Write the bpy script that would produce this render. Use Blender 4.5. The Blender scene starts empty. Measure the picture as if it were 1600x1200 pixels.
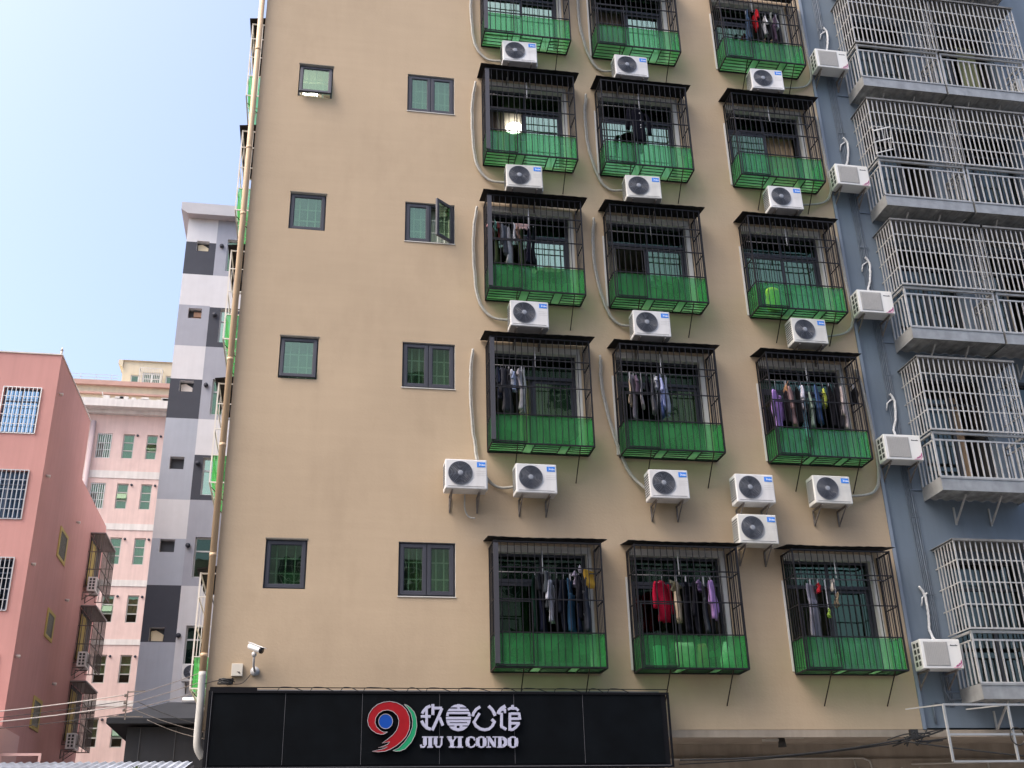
import bpy, bmesh, math, random
from mathutils import Vector, Matrix
from mathutils.geometry import tessellate_polygon
R = math.radians
SC = bpy.context.scene
COL = SC.collection
random.seed(7)

# ------------------------------------------------------------------ camera
cam = bpy.data.cameras.new("camera")
cam_o = bpy.data.objects.new("camera", cam)
COL.objects.link(cam_o)
cam.sensor_width = 36.0
cam.lens = 38.924
cam.clip_start = 0.1
cam.clip_end = 2000
pit, yaw, rol = 0.4289312, 0.1867118, -0.0260364
fw = Vector((math.sin(yaw)*math.cos(pit), math.cos(yaw)*math.cos(pit), math.sin(pit)))
rt = Vector((math.cos(yaw), -math.sin(yaw), 0))
up = rt.cross(fw)
r2 = rt*math.cos(rol)+up*math.sin(rol)
u2 = -rt*math.sin(rol)+up*math.cos(rol)
mw = Matrix((r2, u2, -fw)).transposed().to_4x4()
mw.translation = Vector((0, 0, 1.6))
cam_o.matrix_world = mw
SC.camera = cam_o

# ------------------------------------------------------------------ world, sun, exposure
SUN_EL, SUN_ROT = R(54), R(-108)
w = bpy.data.worlds.new("World"); SC.world = w; w.use_nodes = True
nt = w.node_tree; nt.nodes.clear()
sky = nt.nodes.new('ShaderNodeTexSky'); sky.sky_type = 'NISHITA'
sky.sun_disc = False; sky.sun_elevation = SUN_EL; sky.sun_rotation = SUN_ROT
sky.altitude = 0; sky.air_density = 0.85; sky.dust_density = 6.0; sky.ozone_density = 1.0
bg = nt.nodes.new('ShaderNodeBackground'); bg.inputs[1].default_value = 0.15
wo = nt.nodes.new('ShaderNodeOutputWorld')
nt.links.new(sky.outputs[0], bg.inputs[0]); nt.links.new(bg.outputs[0], wo.inputs[0])
sun = bpy.data.lights.new("sun", 'SUN'); sun.energy = 0.5; sun.angle = R(50); sun.color = (1, .95, .88)
sun_o = bpy.data.objects.new("sun", sun); COL.objects.link(sun_o)
sd = Vector((math.sin(SUN_ROT)*math.cos(SUN_EL), math.cos(SUN_ROT)*math.cos(SUN_EL), math.sin(SUN_EL)))
sun_o.rotation_euler = sd.to_track_quat('Z', 'Y').to_euler()
SC.view_settings.view_transform = 'Standard'
SC.view_settings.look = 'None'
SC.view_settings.exposure = 1.55
SC.view_settings.gamma = 1
SC.view_settings.use_curve_mapping = False
SC.cycles.max_bounces = 8; SC.cycles.transparent_max_bounces = 24
SC.cycles.sample_clamp_indirect = 6

# ------------------------------------------------------------------ materials
MATS = {}
def mat(name, col, rough=.6, metal=0., var=0., vscale=2., streak=0., bump=0., bscale=60., spec=.5, emit=None, estr=1., band=0., dirt=None, dirta=0.):
    if name in MATS: return MATS[name]
    m = bpy.data.materials.new(name); m.use_nodes = True
    n = m.node_tree.nodes; l = m.node_tree.links
    b = n['Principled BSDF']
    b.inputs['Base Color'].default_value = (*col, 1)
    b.inputs['Roughness'].default_value = rough
    b.inputs['Metallic'].default_value = metal
    b.inputs['Specular IOR Level'].default_value = spec
    geo = n.new('ShaderNodeNewGeometry')
    src = None
    def noise(scale, sx=1, sy=1, sz=1, det=4, rg=.55):
        mp = n.new('ShaderNodeMapping'); mp.inputs['Scale'].default_value = (sx, sy, sz)
        l.new(geo.outputs['Position'], mp.inputs[0])
        t = n.new('ShaderNodeTexNoise'); t.inputs['Scale'].default_value = scale
        t.inputs['Detail'].default_value = det; t.inputs['Roughness'].default_value = rg
        l.new(mp.outputs[0], t.inputs[0]); return t.outputs[0]
    def remap(s, a, bb, c, d):
        r = n.new('ShaderNodeMapRange'); r.inputs[1].default_value = a; r.inputs[2].default_value = bb
        r.inputs[3].default_value = c; r.inputs[4].default_value = d; l.new(s, r.inputs[0]); return r.outputs[0]
    def mul(a, bb):
        k = n.new('ShaderNodeMath'); k.operation = 'MULTIPLY'; l.new(a, k.inputs[0]); l.new(bb, k.inputs[1]); return k.outputs[0]
    fac = None
    if var: fac = remap(noise(vscale), .3, .7, 1-var, 1+var)
    if streak:
        s = remap(noise(1.0, 6, 6, .35, 5), .35, .7, 1+streak*.3, 1-streak)
        fac = mul(fac, s) if fac else s
    if band:
        s = remap(noise(1.0, .7, .7, 9, 3), .35, .65, 1-band, 1+band)
        fac = mul(fac, s) if fac else s
    if fac:
        vm = n.new('ShaderNodeVectorMath'); vm.operation = 'SCALE'; vm.inputs[0].default_value = col
        l.new(fac, vm.inputs['Scale']); src = vm.outputs[0]
        l.new(src, b.inputs['Base Color'])
    if dirt:
        mx = n.new('ShaderNodeMix'); mx.data_type = 'RGBA'
        f = remap(noise(1.3, 1, 1, .5, 6, .65), .52, .78, 0, dirta)
        l.new(f, mx.inputs[0])
        if src: l.new(src, mx.inputs[6])
        else: mx.inputs[6].default_value = (*col, 1)
        mx.inputs[7].default_value = (*dirt, 1)
        l.new(mx.outputs[2], b.inputs['Base Color'])
    if bump:
        bp = n.new('ShaderNodeBump'); bp.inputs['Strength'].default_value = bump; bp.inputs['Distance'].default_value = .01
        l.new(noise(bscale, det=3), bp.inputs['Height']); l.new(bp.outputs[0], b.inputs['Normal'])
    if emit:
        b.inputs['Emission Color'].default_value = (*emit, 1); b.inputs['Emission Strength'].default_value = estr
    MATS[name] = m; return m

def glass(name, tint, refl=(.75, .95, .88), fac=.28, rough=.0, wav=.015):
    if name in MATS: return MATS[name]
    m = bpy.data.materials.new(name); m.use_nodes = True
    n = m.node_tree.nodes; l = m.node_tree.links; n.clear()
    o = n.new('ShaderNodeOutputMaterial'); mx = n.new('ShaderNodeMixShader')
    tr = n.new('ShaderNodeBsdfTransparent'); tr.inputs[0].default_value = (*tint, 1)
    gl = n.new('ShaderNodeBsdfGlossy'); gl.inputs[0].default_value = (*refl, 1); gl.inputs['Roughness'].default_value = rough
    ly = n.new('ShaderNodeLayerWeight'); ly.inputs[0].default_value = .35
    mr = n.new('ShaderNodeMapRange'); mr.inputs[3].default_value = fac; mr.inputs[4].default_value = min(1, fac*2.5)
    l.new(ly.outputs['Facing'], mr.inputs[0]); l.new(mr.outputs[0], mx.inputs[0])
    nz = n.new('ShaderNodeTexNoise'); nz.inputs['Scale'].default_value = 1.6; g = n.new('ShaderNodeNewGeometry')
    l.new(g.outputs['Position'], nz.inputs[0])
    bp = n.new('ShaderNodeBump'); bp.inputs['Strength'].default_value = wav*10; bp.inputs['Distance'].default_value = .02
    l.new(nz.outputs[0], bp.inputs['Height']); l.new(bp.outputs[0], gl.inputs['Normal'])
    l.new(tr.outputs[0], mx.inputs[1]); l.new(gl.outputs[0], mx.inputs[2]); l.new(mx.outputs[0], o.inputs[0])
    MATS[name] = m; return m

def sheet(name, col, tcol, opac=.5):
    """see-through coloured plastic sheet"""
    m = bpy.data.materials.new(name); m.use_nodes = True
    n = m.node_tree.nodes; l = m.node_tree.links; n.clear()
    o = n.new('ShaderNodeOutputMaterial'); mx = n.new('ShaderNodeMixShader'); m2 = n.new('ShaderNodeMixShader'); m3 = n.new('ShaderNodeMixShader')
    tr = n.new('ShaderNodeBsdfTransparent'); tr.inputs[0].default_value = (*tcol, 1)
    tl = n.new('ShaderNodeBsdfTranslucent'); tl.inputs[0].default_value = (*col, 1)
    df = n.new('ShaderNodeBsdfDiffuse'); df.inputs[0].default_value = (*col, 1)
    gl = n.new('ShaderNodeBsdfGlossy'); gl.inputs[0].default_value = (.8, 1, .9, 1); gl.inputs['Roughness'].default_value = .12
    nz = n.new('ShaderNodeTexNoise'); nz.inputs['Scale'].default_value = 2.5; nz.inputs['Detail'].default_value = 1.5
    g = n.new('ShaderNodeNewGeometry'); l.new(g.outputs['Position'], nz.inputs[0])
    mr = n.new('ShaderNodeMapRange'); mr.inputs[1].default_value = .3; mr.inputs[2].default_value = .7
    mr.inputs[3].default_value = opac-.1; mr.inputs[4].default_value = opac+.12
    l.new(nz.outputs[0], mr.inputs[0]); l.new(mr.outputs[0], m2.inputs[0])
    mx.inputs[0].default_value = .5 if 'floor' in name else .68
    l.new(tl.outputs[0], mx.inputs[1]); l.new(df.outputs[0], mx.inputs[2])
    l.new(tr.outputs[0], m2.inputs[1]); l.new(mx.outputs[0], m2.inputs[2])
    m3.inputs[0].default_value = .05
    l.new(m2.outputs[0], m3.inputs[1]); l.new(gl.outputs[0], m3.inputs[2]); l.new(m3.outputs[0], o.inputs[0])
    MATS[name] = m; return m

BEIGE = mat('beige_stucco', (.460, .358, .248), .85, var=.06, vscale=.45, streak=.018, band=.012, bump=.35, bscale=22, spec=.2, dirt=(.33, .25, .17), dirta=.3)
BLUE = mat('slate_blue_paint', (.15, .19, .235), .7, var=.06, vscale=.6, streak=.08, bump=.25, bscale=25, spec=.3)
WHITEP = mat('white_reveal_plaster', (.58, .57, .54), .8, var=.05, streak=.06, spec=.2)
FRAME = mat('charcoal_window_frame', (.050, .053, .068), .45, var=.08, spec=.35)
BAR = mat('dark_painted_steel', (.010, .010, .013), .55, var=.4, vscale=8, spec=.25)
RUST = mat('rusty_thin_rod', (.03, .02, .016), .8, var=.3, vscale=12, spec=.2)
ROOF = mat('black_sheet_roof', (.010, .010, .012), .7, var=.4, vscale=4, spec=.15)
STEEL = mat('stainless_steel', (.43, .425, .41), .4, metal=.3, var=.14, vscale=6)
STEEL2 = mat('dull_galvanised_steel', (.33, .335, .33), .5, metal=.5, var=.16, vscale=5, streak=.1)
ACW = mat('off_white_ac_paint', (.68, .69, .68), .42, var=.03, vscale=3, streak=.05)
ACD = mat('grille_dark_plastic', (.014, .017, .025), .5, spec=.3)
ACR = mat('grille_ring_plastic', (.12, .135, .17), .35)
ACH = mat('grey_hub', (.24, .26, .30), .4)
ACG = mat('louvre_shadow_grey', (.09, .095, .1), .6)
ACBL = mat('blue_badge', (.035, .22, .75), .4)
ACTX = mat('badge_lettering', (.75, .82, .9), .5)
BRK = mat('weathered_bracket', (.17, .15, .135), .7, var=.3, vscale=14)
HOSE = mat('grey_wrapped_pipe', (.36, .35, .32), .8, var=.12, vscale=18)
WHOSE = mat('white_wrapped_pipe', (.62, .63, .64), .75, var=.12, vscale=20)
ROOM = mat('room_wall', (.42, .39, .33), .9, var=.1)
ROOML = mat('bright_room_wall', (.5, .44, .36), .9)
GL = glass('green_window_glass', (.54, .69, .57), (.54, .67, .48), .18)
GLD = glass('dark_green_glass', (.32, .45, .36), (.34, .47, .37), .12)
GLB = glass('pale_green_glass', (.48, .70, .54), (.76, .86, .64), .38)
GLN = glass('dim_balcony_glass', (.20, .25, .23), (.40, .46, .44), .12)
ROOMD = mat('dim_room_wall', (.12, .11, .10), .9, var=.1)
GLS = glass('small_window_glass', (.62, .75, .64), (.56, .70, .52), .17)
GLX2 = glass('dark_blue_window_glass', (.10, .16, .24), (.22, .30, .38), .18)
GLX = glass('blue_window_glass', (.12, .3, .5), (.45, .66, .80), .50)
GREEN = sheet('green_plastic_sheet', (.075, .45, .13), (.36, .78, .42), .42)
FLOORG = sheet('floor_green_sheet', (.26, .62, .32), (.42, .80, .48), .5)  # lighter copy for cage floors: daylight falling through is put into its colour
GREEN2 = sheet('bright_green_plastic_sheet', (.15, .60, .18), (.42, .86, .48), .42)
CURT = {k: mat('curtain_'+k, c, .9, var=.1, vscale=3) for k, c in dict(tan=(.42, .29, .18), beige=(.5, .42, .30), olive=(.32, .33, .17), green=(.32, .42, .30), pale=(.62, .66, .58), brown=(.14, .10, .075), grey=(.32, .35, .32), dark=(.03, .035, .035)).items()}  # dark: near-black sheet painting the shade of openings that only look dark

# ------------------------------------------------------------------ mesh helpers
class MB:
    def __init__(s): s.v = []; s.f = []; s.m = []; s.mi = 0; s.sm = []; s.smooth = False
    def add(s, vs, fs):
        o = len(s.v); s.v += [tuple(v) for v in vs]
        for f in fs: s.f.append(tuple(i+o for i in f)); s.m.append(s.mi); s.sm.append(s.smooth)
        return s
    def box(s, x0, x1, y0, y1, z0, z1):
        return s.add([(x0, y0, z0), (x1, y0, z0), (x1, y1, z0), (x0, y1, z0), (x0, y0, z1), (x1, y0, z1), (x1, y1, z1), (x0, y1, z1)],
              [(0, 3, 2, 1), (4, 5, 6, 7), (0, 1, 5, 4), (1, 2, 6, 5), (2, 3, 7, 6), (3, 0, 4, 7)])
    def quad(s, a, b, c, d): return s.add([a, b, c, d], [(0, 1, 2, 3)])
    def bar(s, p, q, w=.014, h=None):
        h = h or w; p = Vector(p); q = Vector(q); d = (q-p).normalized()
        a = Vector((0, 0, 1)) if abs(d.z) < .9 else Vector((0, 1, 0))
        x = d.cross(a).normalized()*w/2; y = d.cross(x).normalized()*h/2
        vs = [p-x-y, p+x-y, p+x+y, p-x+y, q-x-y, q+x-y, q+x+y, q-x+y]
        return s.add(vs, [(0, 1, 2, 3), (7, 6, 5, 4), (0, 4, 5, 1), (1, 5, 6, 2), (2, 6, 7, 3), (3, 7, 4, 0)])
    def tube(s, pts, r, n=8, r1=None, cap=True):
        pts = [Vector(p) for p in pts]; o = []; N = len(pts)
        prev = None; t0 = s.smooth; s.smooth = True
        for i, p in enumerate(pts):
            d = ((pts[min(i+1, N-1)]-p).normalized()+(p-pts[max(i-1, 0)]).normalized())
            d = d.normalized() if d.length > 1e-6 else Vector((0, 0, 1))
            if prev is None:
                a = Vector((0, 0, 1)) if abs(d.z) < .9 else Vector((0, 1, 0)); x = d.cross(a).normalized()
            else: x = (prev-d*prev.dot(d)).normalized()
            prev = x; y = d.cross(x)
            rr = r if r1 is None else r+(r1-r)*i/(N-1)
            o += [p+(x*math.cos(2*math.pi*k/n)+y*math.sin(2*math.pi*k/n))*rr for k in range(n)]
        fs = [(i*n+k, i*n+(k+1) % n, (i+1)*n+(k+1) % n, (i+1)*n+k) for i in range(N-1) for k in range(n)]
        if cap: fs += [tuple(range(n))[::-1], tuple((N-1)*n+k for k in range(n))]
        s.add(o, fs); s.smooth = t0; return s
    def cyl(s, p, q, r, n=16, r1=None): return s.tube([p, q], r, n, r1)
    def prism(s, poly, y0, y1):
        """poly of (x,z) extruded from y0 (front) to y1"""
        n = len(poly)
        tri = tessellate_polygon([[Vector((x, z, 0)) for x, z in poly]])
        vs = [(x, y0, z) for x, z in poly]+[(x, y1, z) for x, z in poly]
        fs = [tuple(t) for t in tri]+[(a+n, c+n, b+n) for a, b, c in tri]+[(i, (i+1) % n, (i+1) % n+n, i+n) for i in range(n)]
        return s.add(vs, fs)
    def ribbon(s, pts, w, y0, y1):
        P = [Vector(p) for p in pts]; L = []; Rr = []
        for i, p in enumerate(P):
            if i == 0: d = (P[1]-P[0]).normalized(); k = 1
            elif i == len(P)-1: d = (P[-1]-P[-2]).normalized(); k = 1
            else:
                a = (P[i]-P[i-1]).normalized(); b = (P[i+1]-P[i]).normalized(); d = (a+b).normalized(); k = 1/max(.5, d.dot(a))
            nn = Vector((-d.y, d.x))*w/2*k; L.append(p+nn); Rr.append(p-nn)
        n = len(P); vs = [(q.x, y0, q.y) for q in L+Rr]+[(q.x, y1, q.y) for q in L+Rr]
        fs = []
        for i in range(n-1):
            fs += [(i, i+1, n+i+1, n+i), (2*n+i, 3*n+i, 3*n+i+1, 2*n+i+1), (i, 2*n+i, 2*n+i+1, i+1), (n+i, n+i+1, 3*n+i+1, 3*n+i)]
        fs += [(0, n, 3*n, 2*n), (n-1, 3*n-1, 4*n-1, 2*n-1)] if False else [(0, n, 3*n, 2*n), (n-1, 2*n+n-1, 3*n+n-1, n+n-1)]
        return s.add(vs, fs)
    def mesh(s, name, mats):
        me = bpy.data.meshes.new(name); me.from_pydata(s.v, [], s.f)
        for m in (mats if isinstance(mats, (list, tuple)) else [mats]): me.materials.append(m)
        me.polygons.foreach_set('material_index', s.m); me.polygons.foreach_set('use_smooth', s.sm)
        bm = bmesh.new(); bm.from_mesh(me); bmesh.ops.recalc_face_normals(bm, faces=bm.faces); bm.to_mesh(me); bm.free()
        me.update(); return me
    def build(s, name, mats, parent=None, bevel=0):
        o = bpy.data.objects.new(name, s.mesh(name, mats)); COL.objects.link(o)
        if parent: o.parent = parent
        if bevel:
            b = o.modifiers.new('bevel', 'BEVEL'); b.width = bevel; b.segments = 2; b.limit_method = 'ANGLE'
        return o

def thing(name, label, cat, loc=(0, 0, 0), rz=0, group=None):
    o = bpy.data.objects.new(name, None); COL.objects.link(o); o.empty_display_size = .2
    o.location = loc; o.rotation_euler = (0, 0, rz); tag(o, label, cat, group); return o
def tag(o, label, cat=None, group=None):
    o['label'] = label
    if cat: o['category'] = cat
    if group: o['group'] = group
    return o
def structure(o): o['kind'] = 'structure'; return o
def copy_tree(o, parent=None):
    c = o.copy(); COL.objects.link(c)
    if parent: c.parent = parent
    for ch in list(o.children): copy_tree(ch, c)
    return c
def dup(o, loc, rz, label, group=None):
    c = copy_tree(o); c.location = loc; c.rotation_euler = (0, 0, rz); c['label'] = label
    if group: c['group'] = group
    return c

def wall(x0, x1, z0, z1, holes, y, depth, mi_rev=1, extra_x=(), extra_z=(), matf=None):
    """front skin at y with holes (x0,x1,z0,z1) and reveals going back by depth"""
    m = MB()
    xs = sorted({x0, x1, *extra_x, *[h[0] for h in holes], *[h[1] for h in holes]})
    zs = sorted({z0, z1, *extra_z, *[h[2] for h in holes], *[h[3] for h in holes]})
    xs = [x for x in xs if x0 <= x <= x1]; zs = [z for z in zs if z0 <= z <= z1]
    for i in range(len(xs)-1):
        for j in range(len(zs)-1):
            cx = (xs[i]+xs[i+1])/2; cz = (zs[j]+zs[j+1])/2
            if any(h[0] < cx < h[1] and h[2] < cz < h[3] for h in holes): continue
            m.mi = matf(cx, cz) if matf else 0
            m.quad((xs[i], y, zs[j]), (xs[i+1], y, zs[j]), (xs[i+1], y, zs[j+1]), (xs[i], y, zs[j+1]))
    m.mi = mi_rev
    for a, b, c, d in holes:
        Y = y+depth
        m.quad((a, y, c), (a, Y, c), (a, Y, d), (a, y, d)); m.quad((b, y, c), (b, y, d), (b, Y, d), (b, Y, c))
        m.quad((a, y, d), (a, Y, d), (b, Y, d), (b, y, d)); m.quad((a, y, c), (b, y, c), (b, Y, c), (a, Y, c))
    m.mi = 0
    return m
def shell(m, x0, x1, z0, z1, ya, yb):
    """sides, back and top of a building behind its front skin"""
    m.quad((x0, ya, z0), (x0, ya, z1), (x0, yb, z1), (x0, yb, z0)); m.quad((x1, ya, z0), (x1, yb, z0), (x1, yb, z1), (x1, ya, z1))
    m.quad((x0, yb, z0), (x0, yb, z1), (x1, yb, z1), (x1, yb, z0)); m.quad((x0, ya, z1), (x1, ya, z1), (x1, yb, z1), (x0, yb, z1))
def roombox(parent, a, b, c, d, y0, y1, mt=None):
    m = MB(); e = .12
    a -= e; b += e; d += e; c -= e
    m.quad((a, y1, c), (b, y1, c), (b, y1, d), (a, y1, d)); m.quad((a, y0, c), (a, y0, d), (a, y1, d), (a, y1, c))
    m.quad((b, y0, c), (b, y1, c), (b, y1, d), (b, y0, d)); m.quad((a, y0, d), (b, y0, d), (b, y1, d), (a, y1, d)); m.quad((a, y0, c), (a, y1, c), (b, y1, c), (b, y0, c))
    # rim so no daylight leaks round the hole
    for q in ((a, a+e, c, d), (b-e, b, c, d), (a+e, b-e, c, c+e), (a+e, b-e, d-e, d)):
        m.quad((q[0], y0, q[2]), (q[1], y0, q[2]), (q[1], y0, q[3]), (q[0], y0, q[3]))
    return m.build('room', mt or ROOM, parent)
def curtain(parent, x0, x1, z0, z1, y, kind, amp=.03, per=.13, seed=0):
    m = MB(); m.smooth = True; n = max(6, int((x1-x0)/.018)); rd = random.Random(seed); ph = rd.random()*6; ph2 = rd.random()*6
    vs = []
    for j in range(5):
        t = j/4
        for i in range(n+1):
            x = x0+(x1-x0)*i/n
            yy = y+amp*(.6+.6*t)*math.sin(2*math.pi*x/per+ph+.6*math.sin(3.1*x+ph2))+amp*.4*math.sin(2*math.pi*x/(per*.43)+ph2)
            vs.append((x, yy, z1+(z0-z1)*t))
    m.add(vs, [(j*(n+1)+i, j*(n+1)+i+1, (j+1)*(n+1)+i+1, (j+1)*(n+1)+i) for j in range(4) for i in range(n)])
    return m.build('curtain', CURT[kind], parent)
def frame(m, x0, x1, z0, z1, y0, y1, t):
    m.box(x0, x0+t, y0, y1, z0, z1); m.box(x1-t, x1, y0, y1, z0, z1)
    m.box(x0+t, x1-t, y0, y1, z0, z0+t); m.box(x0+t, x1-t, y0, y1, z1-t, z1)

# ---- traced data (metres)
LOGO_RED=[(1.255, 3.835),
(1.19, 3.803),
(1.147, 3.8),
(1.081, 3.818),
(1.007, 3.867),
(0.961, 3.93),
(0.943, 4.008),
(0.963, 4.1),
(1.012, 4.178),
(1.091, 4.243),
(1.178, 4.275),
(1.281, 4.285),
(1.378, 4.269),
(1.467, 4.226),
(1.535, 4.158),
(1.577, 4.065),
(1.589, 3.965),
(1.58, 3.866),
(1.534, 3.768),
(1.469, 3.698),
(1.39, 3.635),
(1.304, 3.586),
(1.218, 3.556),
(1.124, 3.546),
(1.03, 3.556),
(1.131, 3.577),
(1.21, 3.594),
(1.253, 3.618),
(1.115, 3.608),
(1.194, 3.629),
(1.259, 3.656),
(1.287, 3.691),
(1.175, 3.674),
(1.25, 3.726),
(1.329, 3.789),
(1.386, 3.859),
(1.415, 3.937),
(1.42, 4.008),
(1.392, 4.079),
(1.329, 4.136),
(1.255, 4.159),
(1.174, 4.15),
(1.109, 4.107),
(1.067, 4.043),
(1.058, 3.972),
(1.085, 3.909),
(1.138, 3.86),
(1.189, 3.833)]
LOGO_GREEN=[(1.496, 4.244),
(1.557, 4.179),
(1.602, 4.108),
(1.629, 4.008),
(1.627, 3.909),
(1.585, 3.796),
(1.513, 3.69),
(1.42, 3.6),
(1.341, 3.565),
(1.377, 3.555),
(1.443, 3.558),
(1.522, 3.586),
(1.616, 3.683),
(1.673, 3.795),
(1.697, 3.923),
(1.684, 4.051),
(1.654, 4.129),
(1.593, 4.194),
(1.541, 4.23)]
LOGO_BLUE=[(1.325, 3.99),
(1.322, 3.966),
(1.315, 3.943),
(1.303, 3.923),
(1.286, 3.906),
(1.267, 3.893),
(1.244, 3.885),
(1.221, 3.882),
(1.197, 3.885),
(1.175, 3.893),
(1.154, 3.906),
(1.137, 3.923),
(1.124, 3.943),
(1.116, 3.966),
(1.112, 3.99),
(1.114, 4.014),
(1.122, 4.037),
(1.134, 4.058),
(1.15, 4.075),
(1.17, 4.088),
(1.192, 4.096),
(1.216, 4.099),
(1.24, 4.096),
(1.262, 4.088),
(1.283, 4.075),
(1.3, 4.058),
(1.313, 4.037),
(1.321, 4.014)]
STROKES=[(0, 0.0417, [(1.903, 4.222), (1.843, 4.196), (1.797, 4.145), (1.775, 4.107)]),
(0, 0.0374, [(1.759, 4.065), (1.907, 4.065)]),
(0, 0.0395, [(1.843, 4.177), (1.846, 3.916)]),
(0, 0.0417, [(1.769, 4.002), (1.796, 3.948), (1.846, 3.897), (1.912, 3.875)]),
(0, 0.0431, [(1.942, 4.248), (1.943, 4.088)]),
(0, 0.0395, [(1.956, 4.189), (2.082, 4.189)]),
(0, 0.0431, [(2.082, 4.187), (2.029, 4.062), (1.935, 3.86)]),
(0, 0.0417, [(2.046, 4.05), (2.096, 3.929)]),
(2, 0.0417, [(2.68, 4.211), (2.616, 4.172), (2.575, 4.114), (2.561, 4.069)]),
(2, 0.0417, [(2.812, 4.224), (2.872, 4.166), (2.901, 4.114), (2.914, 4.076)]),
(2, 0.0403, [(2.669, 4.114), (2.581, 3.98), (2.613, 3.922), (2.68, 3.879), (2.746, 3.866), (2.813, 3.878), (2.868, 3.922), (2.902, 3.983), (2.859, 4.024)]),
(3, 0.0539, [(3.079, 4.221), (3.021, 4.189), (2.983, 4.147), (2.962, 4.103)]),
(3, 0.0324, [(3.02, 4.166), (3.071, 4.163), (3.07, 4.118)]),
(3, 0.0395, [(3.016, 4.121), (3.012, 3.912), (3.085, 3.871)]),
(3, 0.0359, [(3.118, 4.17), (3.156, 4.189), (3.197, 4.186), (3.244, 4.189), (3.284, 4.154)]),
(3, 0.0359, [(3.195, 4.238), (3.197, 4.192)]),
(3, 0.0374, [(3.148, 4.121), (3.142, 3.855)]),
(3, 0.0374, [(3.164, 4.107), (3.29, 4.107)]),
(3, 0.0374, [(3.29, 4.121), (3.304, 4.018)]),
(3, 0.0374, [(3.163, 4.031), (3.291, 4.031)]),
(3, 0.0374, [(3.161, 3.962), (3.296, 3.962)]),
(3, 0.0403, [(3.283, 3.957), (3.237, 3.903), (3.189, 3.871), (3.155, 3.864)]),
(4, 0.0539, [(1.824, 3.759), (1.825, 3.647)]),
(4, 0.018, [(1.781, 3.761), (1.863, 3.76)]),
(4, 0.0244, [(1.832, 3.647), (1.809, 3.617), (1.77, 3.617), (1.759, 3.65)]),
(5, 0.0539, [(1.903, 3.756), (1.904, 3.619)]),
(5, 0.018, [(1.867, 3.76), (1.945, 3.76)]),
(5, 0.018, [(1.86, 3.614), (1.946, 3.614)]),
(6, 0.0518, [(1.985, 3.756), (1.985, 3.653)]),
(6, 0.023, [(1.982, 3.653), (2.005, 3.618), (2.051, 3.616), (2.077, 3.652), (2.08, 3.756)]),
(6, 0.018, [(1.95, 3.76), (2.024, 3.76)]),
(6, 0.018, [(2.052, 3.76), (2.104, 3.76)]),
(7, 0.0518, [(2.192, 3.755), (2.24, 3.677)]),
(7, 0.0216, [(2.299, 3.758), (2.248, 3.68)]),
(7, 0.0518, [(2.24, 3.68), (2.24, 3.617)]),
(7, 0.018, [(2.162, 3.76), (2.235, 3.76)]),
(7, 0.018, [(2.271, 3.76), (2.31, 3.759)]),
(7, 0.018, [(2.194, 3.613), (2.29, 3.613)]),
(8, 0.0539, [(2.36, 3.755), (2.359, 3.617)]),
(8, 0.018, [(2.317, 3.759), (2.41, 3.759)]),
(8, 0.018, [(2.31, 3.613), (2.406, 3.612)]),
(9, 0.0539, [(2.489, 3.742), (2.475, 3.685), (2.488, 3.629)]),
(9, 0.0216, [(2.486, 3.748), (2.532, 3.76), (2.575, 3.748), (2.593, 3.71)]),
(9, 0.0216, [(2.485, 3.626), (2.531, 3.609), (2.574, 3.622), (2.599, 3.657)]),
(10, 0.0539, [(2.644, 3.742), (2.634, 3.685), (2.642, 3.628)]),
(10, 0.0539, [(2.739, 3.741), (2.747, 3.685), (2.738, 3.628)]),
(10, 0.0216, [(2.645, 3.748), (2.692, 3.76), (2.738, 3.748)]),
(10, 0.0216, [(2.644, 3.622), (2.69, 3.608), (2.736, 3.622)]),
(11, 0.0489, [(2.811, 3.748), (2.899, 3.621)]),
(11, 0.018, [(2.801, 3.751), (2.803, 3.615)]),
(11, 0.018, [(2.908, 3.754), (2.906, 3.607)]),
(11, 0.0158, [(2.772, 3.758), (2.832, 3.758)]),
(11, 0.0158, [(2.771, 3.611), (2.839, 3.611)]),
(11, 0.0158, [(2.873, 3.758), (2.933, 3.758)]),
(12, 0.0518, [(2.982, 3.754), (2.979, 3.615)]),
(12, 0.0173, [(2.942, 3.758), (3.032, 3.757)]),
(12, 0.0173, [(2.939, 3.61), (3.029, 3.61)]),
(12, 0.0474, [(3.028, 3.744), (3.068, 3.715), (3.069, 3.652), (3.026, 3.622)]),
(13, 0.0539, [(3.138, 3.74), (3.128, 3.684), (3.135, 3.627)]),
(13, 0.0539, [(3.234, 3.74), (3.242, 3.683), (3.232, 3.626)]),
(13, 0.0216, [(3.139, 3.747), (3.186, 3.759), (3.233, 3.747)]),
(13, 0.0216, [(3.136, 3.62), (3.183, 3.606), (3.23, 3.62)])]
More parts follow.
